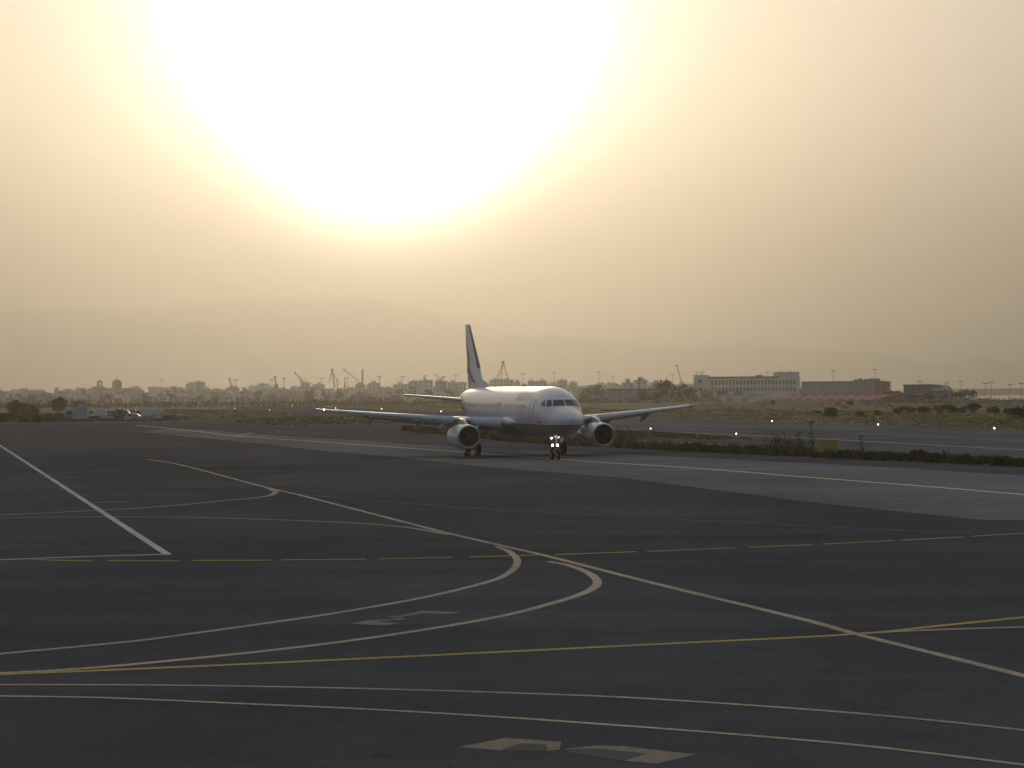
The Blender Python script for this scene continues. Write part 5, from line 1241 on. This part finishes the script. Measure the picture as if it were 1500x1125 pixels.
for r in tr:
    px, dd, ri = r; k = rnd.choice([0, 1, 2, 3, 1, 4, 3]) if ri < 4 else rnd.choice([0, 1, 3])
    x = (px-750)/FPX*dd; i, lm, rn = infot[r]; s = rnd.uniform(.75, 1.25) if ri < 4 else rnd.uniform(.7, 1.0)
    place(trees[k], (x, dd, terr(x, dd)-.3), rnd.uniform(0, 6), (s*1.25, s*1.25, s), f'{tn[k]} tree, {ORD[min(i, 13)]} from left in the {rn} near {lm}', 'trees of the town')
# larger pale blocks on the skyline
def sky_block(px0, px1, top, Dk, wm, label, step=None):
    a = at(px0, top, Dk); b = at(px1, top, Dk); w = b.x-a.x; zb = terr(a.x, Dk)-2; o = empty('apartment_block', (a.x, Dk, 0)); tag(o, label, 'apartment block', 'larger blocks on the skyline')
    block(o, 'wall', 0, w, 0, 12, zb, a.z, wallm[wm]); block(o, 'roof', -.3, w+.3, -.3, 12.3, a.z, a.z+.35, m_conc)
    rr = random.Random(int(px0)); x = 1.0
    for k in range(max(1, int(w/8))):
        ww = rr.uniform(2, 4); x = w*(k+.3)/max(1, int(w/8)); block(o, 'roof_house', x, min(w-.2, x+ww), 3, 8, a.z+.35, a.z+rr.uniform(1.4, 3.0), wallm[(wm+k) % 3])
    mb = MB()
    for z in np.arange(a.z-2.3, zb+3, -3.0):
        for k in range(max(2, int(w/3))): xx = w*(k+.5)/max(2, int(w/3)); mb.box(xx-.55, xx+.55, -.06, .02, z, z+1.3)
    tag(mb.build('windows', m_win, o), kind='stuff'); return o
sky_block(272, 284, 562.5, 2000, 0, 'pale block in the clump left of the faint small crane'); sky_block(284.5, 298, 560, 2020, 2, 'taller grey block in the clump left of the faint small crane')
sky_block(598, 612, 559.5, 1750, 2, 'grey block with dark rooftop left of the rooftop palms'); sky_block(613, 634, 557.5, 1760, 1, 'widest white block on the skyline left of the palms'); sky_block(637, 655, 558.5, 1740, 2, 'grey block carrying the three palms')
sky_block(656, 683, 561, 1780, 0, 'long cream block running behind the fin'); sky_block(576, 597, 563.5, 1770, 0, 'low cream block above the tailplane tip')
sky_block(707, 716, 562.5, 1780, 2, 'low grey block just right of the fin'); sky_block(717, 752, 556.8, 1900, 1, 'white block under the twin-legged crane'); sky_block(752.5, 762, 560, 1890, 2, 'grey step of the block under the twin-legged crane')
sky_block(773, 801, 558.8, 1850, 0, 'cream block above the middle of the fuselage'); sky_block(817, 831, 557.5, 1800, 2, 'grey block with a water tower right of the cockpit mast'); sky_block(834, 846, 560.5, 1790, 1, 'white block above the cockpit right shoulder')
sky_block(930, 948, 557.5, 1400, 1, 'white gabled block behind the telephone pole'); sky_block(912, 929, 561, 1420, 2, 'grey low block left of the telephone pole'); sky_block(956, 966, 560.8, 1300, 3, 'brown block left of the dark tree')
sky_block(440, 452, 561, 2000, 2, 'grey block at the foot of the leaning jib crane'); sky_block(460, 474, 563.5, 1990, 0, 'cream block left of the A-shaped crane'); sky_block(540, 556, 561.5, 1950, 2, 'grey block right of the thick chimney'); sky_block(377, 392, 563, 2010, 1, 'white block left of the short jib')
# trees that stand out on the right
gR = 'trees and thickets near the right-hand buildings'
def tree_px(px, top, base_D, wpx, k, label):
    x = (px-750)/FPX*base_D; zt = at(px, top, base_D).z; zb = terr(x, base_D)-1; h0 = (7, 8, 6, 6.5, 9)[k]; w0 = (6.5, 6, 7, 8, 5)[k]
    place(trees[k], (x, base_D, zb), random.uniform(0, 6), (wpx*base_D/FPX/w0, wpx*base_D/FPX/w0, (zt-zb)/h0*.96), label, gR)
tree_px(975, 556.5, 820, 30, 2, 'big dark tree standing above the three white cars')
tree_px(1000, 562, 860, 30, 1, 'brown tree between the dark tree and the long building')
tree_px(1012, 567, 840, 26, 2, 'low dark tree at the left foot of the long building')
tree_px(990, 571, 800, 26, 0, 'olive tree in front of the brown tree')
tree_px(1036, 570, 980, 26, 1, 'brown tree before the left stairs of the long building')
tree_px(1058, 571, 1000, 24, 2, 'dark tree hiding the lower left windows of the long building')
tree_px(1080, 572.5, 1000, 22, 1, 'brownish low tree under the long building windows')
tree_px(1105, 574, 1000, 20, 0, 'olive low tree under the middle of the long building')
tree_px(1180, 564, 1050, 20, 2, 'dark tree in the gap between long building and warehouse')
tree_px(945, 571, 780, 30, 0, 'olive thicket at the foot of the telephone pole')
tree_px(962, 574, 770, 22, 3, 'grey-green tree behind the three white cars')
tree_px(860, 568, 1000, 24, 3, 'grey-green tree left of the ribbed shed')
tree_px(878, 563, 1100, 22, 1, 'brown tree above the ribbed shed roof')
tree_px(1304, 572, 760, 24, 2, 'dark tree right of the warehouse annex')
tree_px(1318, 571.5, 740, 24, 1, 'brown tree touching the brown building')
tree_px(1338, 577, 720, 24, 0, 'olive tree in front of the brown building')
tree_px(1360, 577, 710, 26, 2, 'dark tree in front of the green hall')
tree_px(1382, 578, 700, 20, 1, 'small brown tree at the right foot of the hall')
tree_px(1402, 574, 740, 26, 2, 'dark tree, left one of the clump right of the hall')
tree_px(1418, 570.5, 745, 34, 2, 'dark rounded tree, right one of the clump by the water')
tree_px(1436, 582, 700, 18, 0, 'small olive tree below the pale water')
# rooftop palms left of the fin
m_palm = mat('palm_frond', (.05, .055, .028), rough=.8, var=.2)
for i, px in enumerate((641.5, 646.5, 650)):
    Dp = 1500; p = at(px, (552.5, 553, 552)[i], Dp); zb = at(px, 566, Dp).z-6; o = empty('palm_tree', (p.x, Dp, zb)); h = p.z-zb
    tag(o, ['palm, left one of three on the skyline left of the fin', 'palm, middle one of three on the skyline left of the fin', 'palm, right one of three nearest the fin'][i], 'palm tree', 'palms left of the fin')
    MB().tube((0, 0, 0), (.3, 0, h), .35, .22, 8).build('trunk', m_bark, o); V = []; Fc = []
    for k in range(16):
        a = 2*PI*k/16; e = random.uniform(.1, .9); c, s = math.cos(a), math.sin(a); L_ = random.uniform(1.6, 2.3); pr = None
        for t in range(4):
            u = t/3; r = L_*u; z = h+e*r-.42*r*r*.6; wv = .32*(1-u*.8); q = len(V); V += [(r*c-s*wv+.3, r*s+c*wv, z), (r*c+s*wv+.3, r*s-c*wv, z)]
            if t: Fc.append((q-2, q-1, q+1, q))
    mesh('crown', V, Fc, m_palm, o)
# scrub between town and airfield reads as one mass
def scrub(name, n, pxr, Dr, h, m, label, seed):
    rnd = random.Random(seed); V = []; Fc = []
    for _ in range(n):
        dd = rnd.uniform(*Dr); px = rnd.uniform(*pxr); x = (px-750)/FPX*dd; z = terr(x, dd); hh = h*rnd.uniform(.4, 1.2); w = hh*rnd.uniform(.8, 1.8)
        for k in range(14):
            c = Vector((x+rnd.gauss(0, w*.4), dd+rnd.gauss(0, w*.4), z+abs(rnd.gauss(0, .5))*hh)); a = Vector((rnd.gauss(0, 1), rnd.gauss(0, 1), rnd.gauss(0, 1))).normalized(); b = a.orthogonal().normalized(); s = hh*rnd.uniform(.12, .3)
            q = len(V); V += [c-a*s, c-b*s*.8, c+a*s, c+b*s*.8]; Fc.append((q, q+1, q+2, q+3))
    tag(mesh(name, V, Fc, m, mi=[rnd.randrange(len(m)) for _ in Fc]), label, 'scrub', kind='stuff')
scrub('scrub', 1500, (-20, 1060), (760, 1300), 2.2, [lf[0], lf[2], lf[3]], 'low brownish scrub between the airfield and the town', 5)
scrub('scrub', 500, (1000, 1500), (470, 660), .6, [lf[0], lf[2]], 'low scrub in the field before the right-hand buildings', 6)
scrub('scrub', 260, (1290, 1500), (640, 760), 1.2, [lf[1], lf[2]], 'dark scrub around the sheds and the grey wall', 8)
scrub('scrub', 900, (-20, 1010), (1300, 2150), 2.6, [lf[2], lf[3]], 'greenery between the houses of the town', 9)
for o in list(COL.objects):                    # prototypes that were never used leave the scene
    if o.parent is None and o.get('label') == 'x':
        for c in list(o.children_recursive): bpy.data.objects.remove(c)
        bpy.data.objects.remove(o)

# ------------------------------------------------------------------ haze
hb = MB().box(-17000, 17000, -17000, 17000, SEA-1.5, 625)
mh = bpy.data.materials.new('haze'); mh.use_nodes = True; t = mh.node_tree; t.nodes.clear()
o_ = t.nodes.new('ShaderNodeOutputMaterial'); pv = t.nodes.new('ShaderNodeVolumePrincipled')
pv.inputs['Color'].default_value = (.67,.645,.595,1); pv.inputs['Density'].default_value = 2.7e-4; pv.inputs['Anisotropy'].default_value = .78
pv.inputs['Density Attribute'].default_value = ''
t.links.new(pv.outputs[0], o_.inputs['Volume'])
haze = tag(hb.build('haze', mh), 'dusty evening haze over the airfield and the bay', kind='stuff')
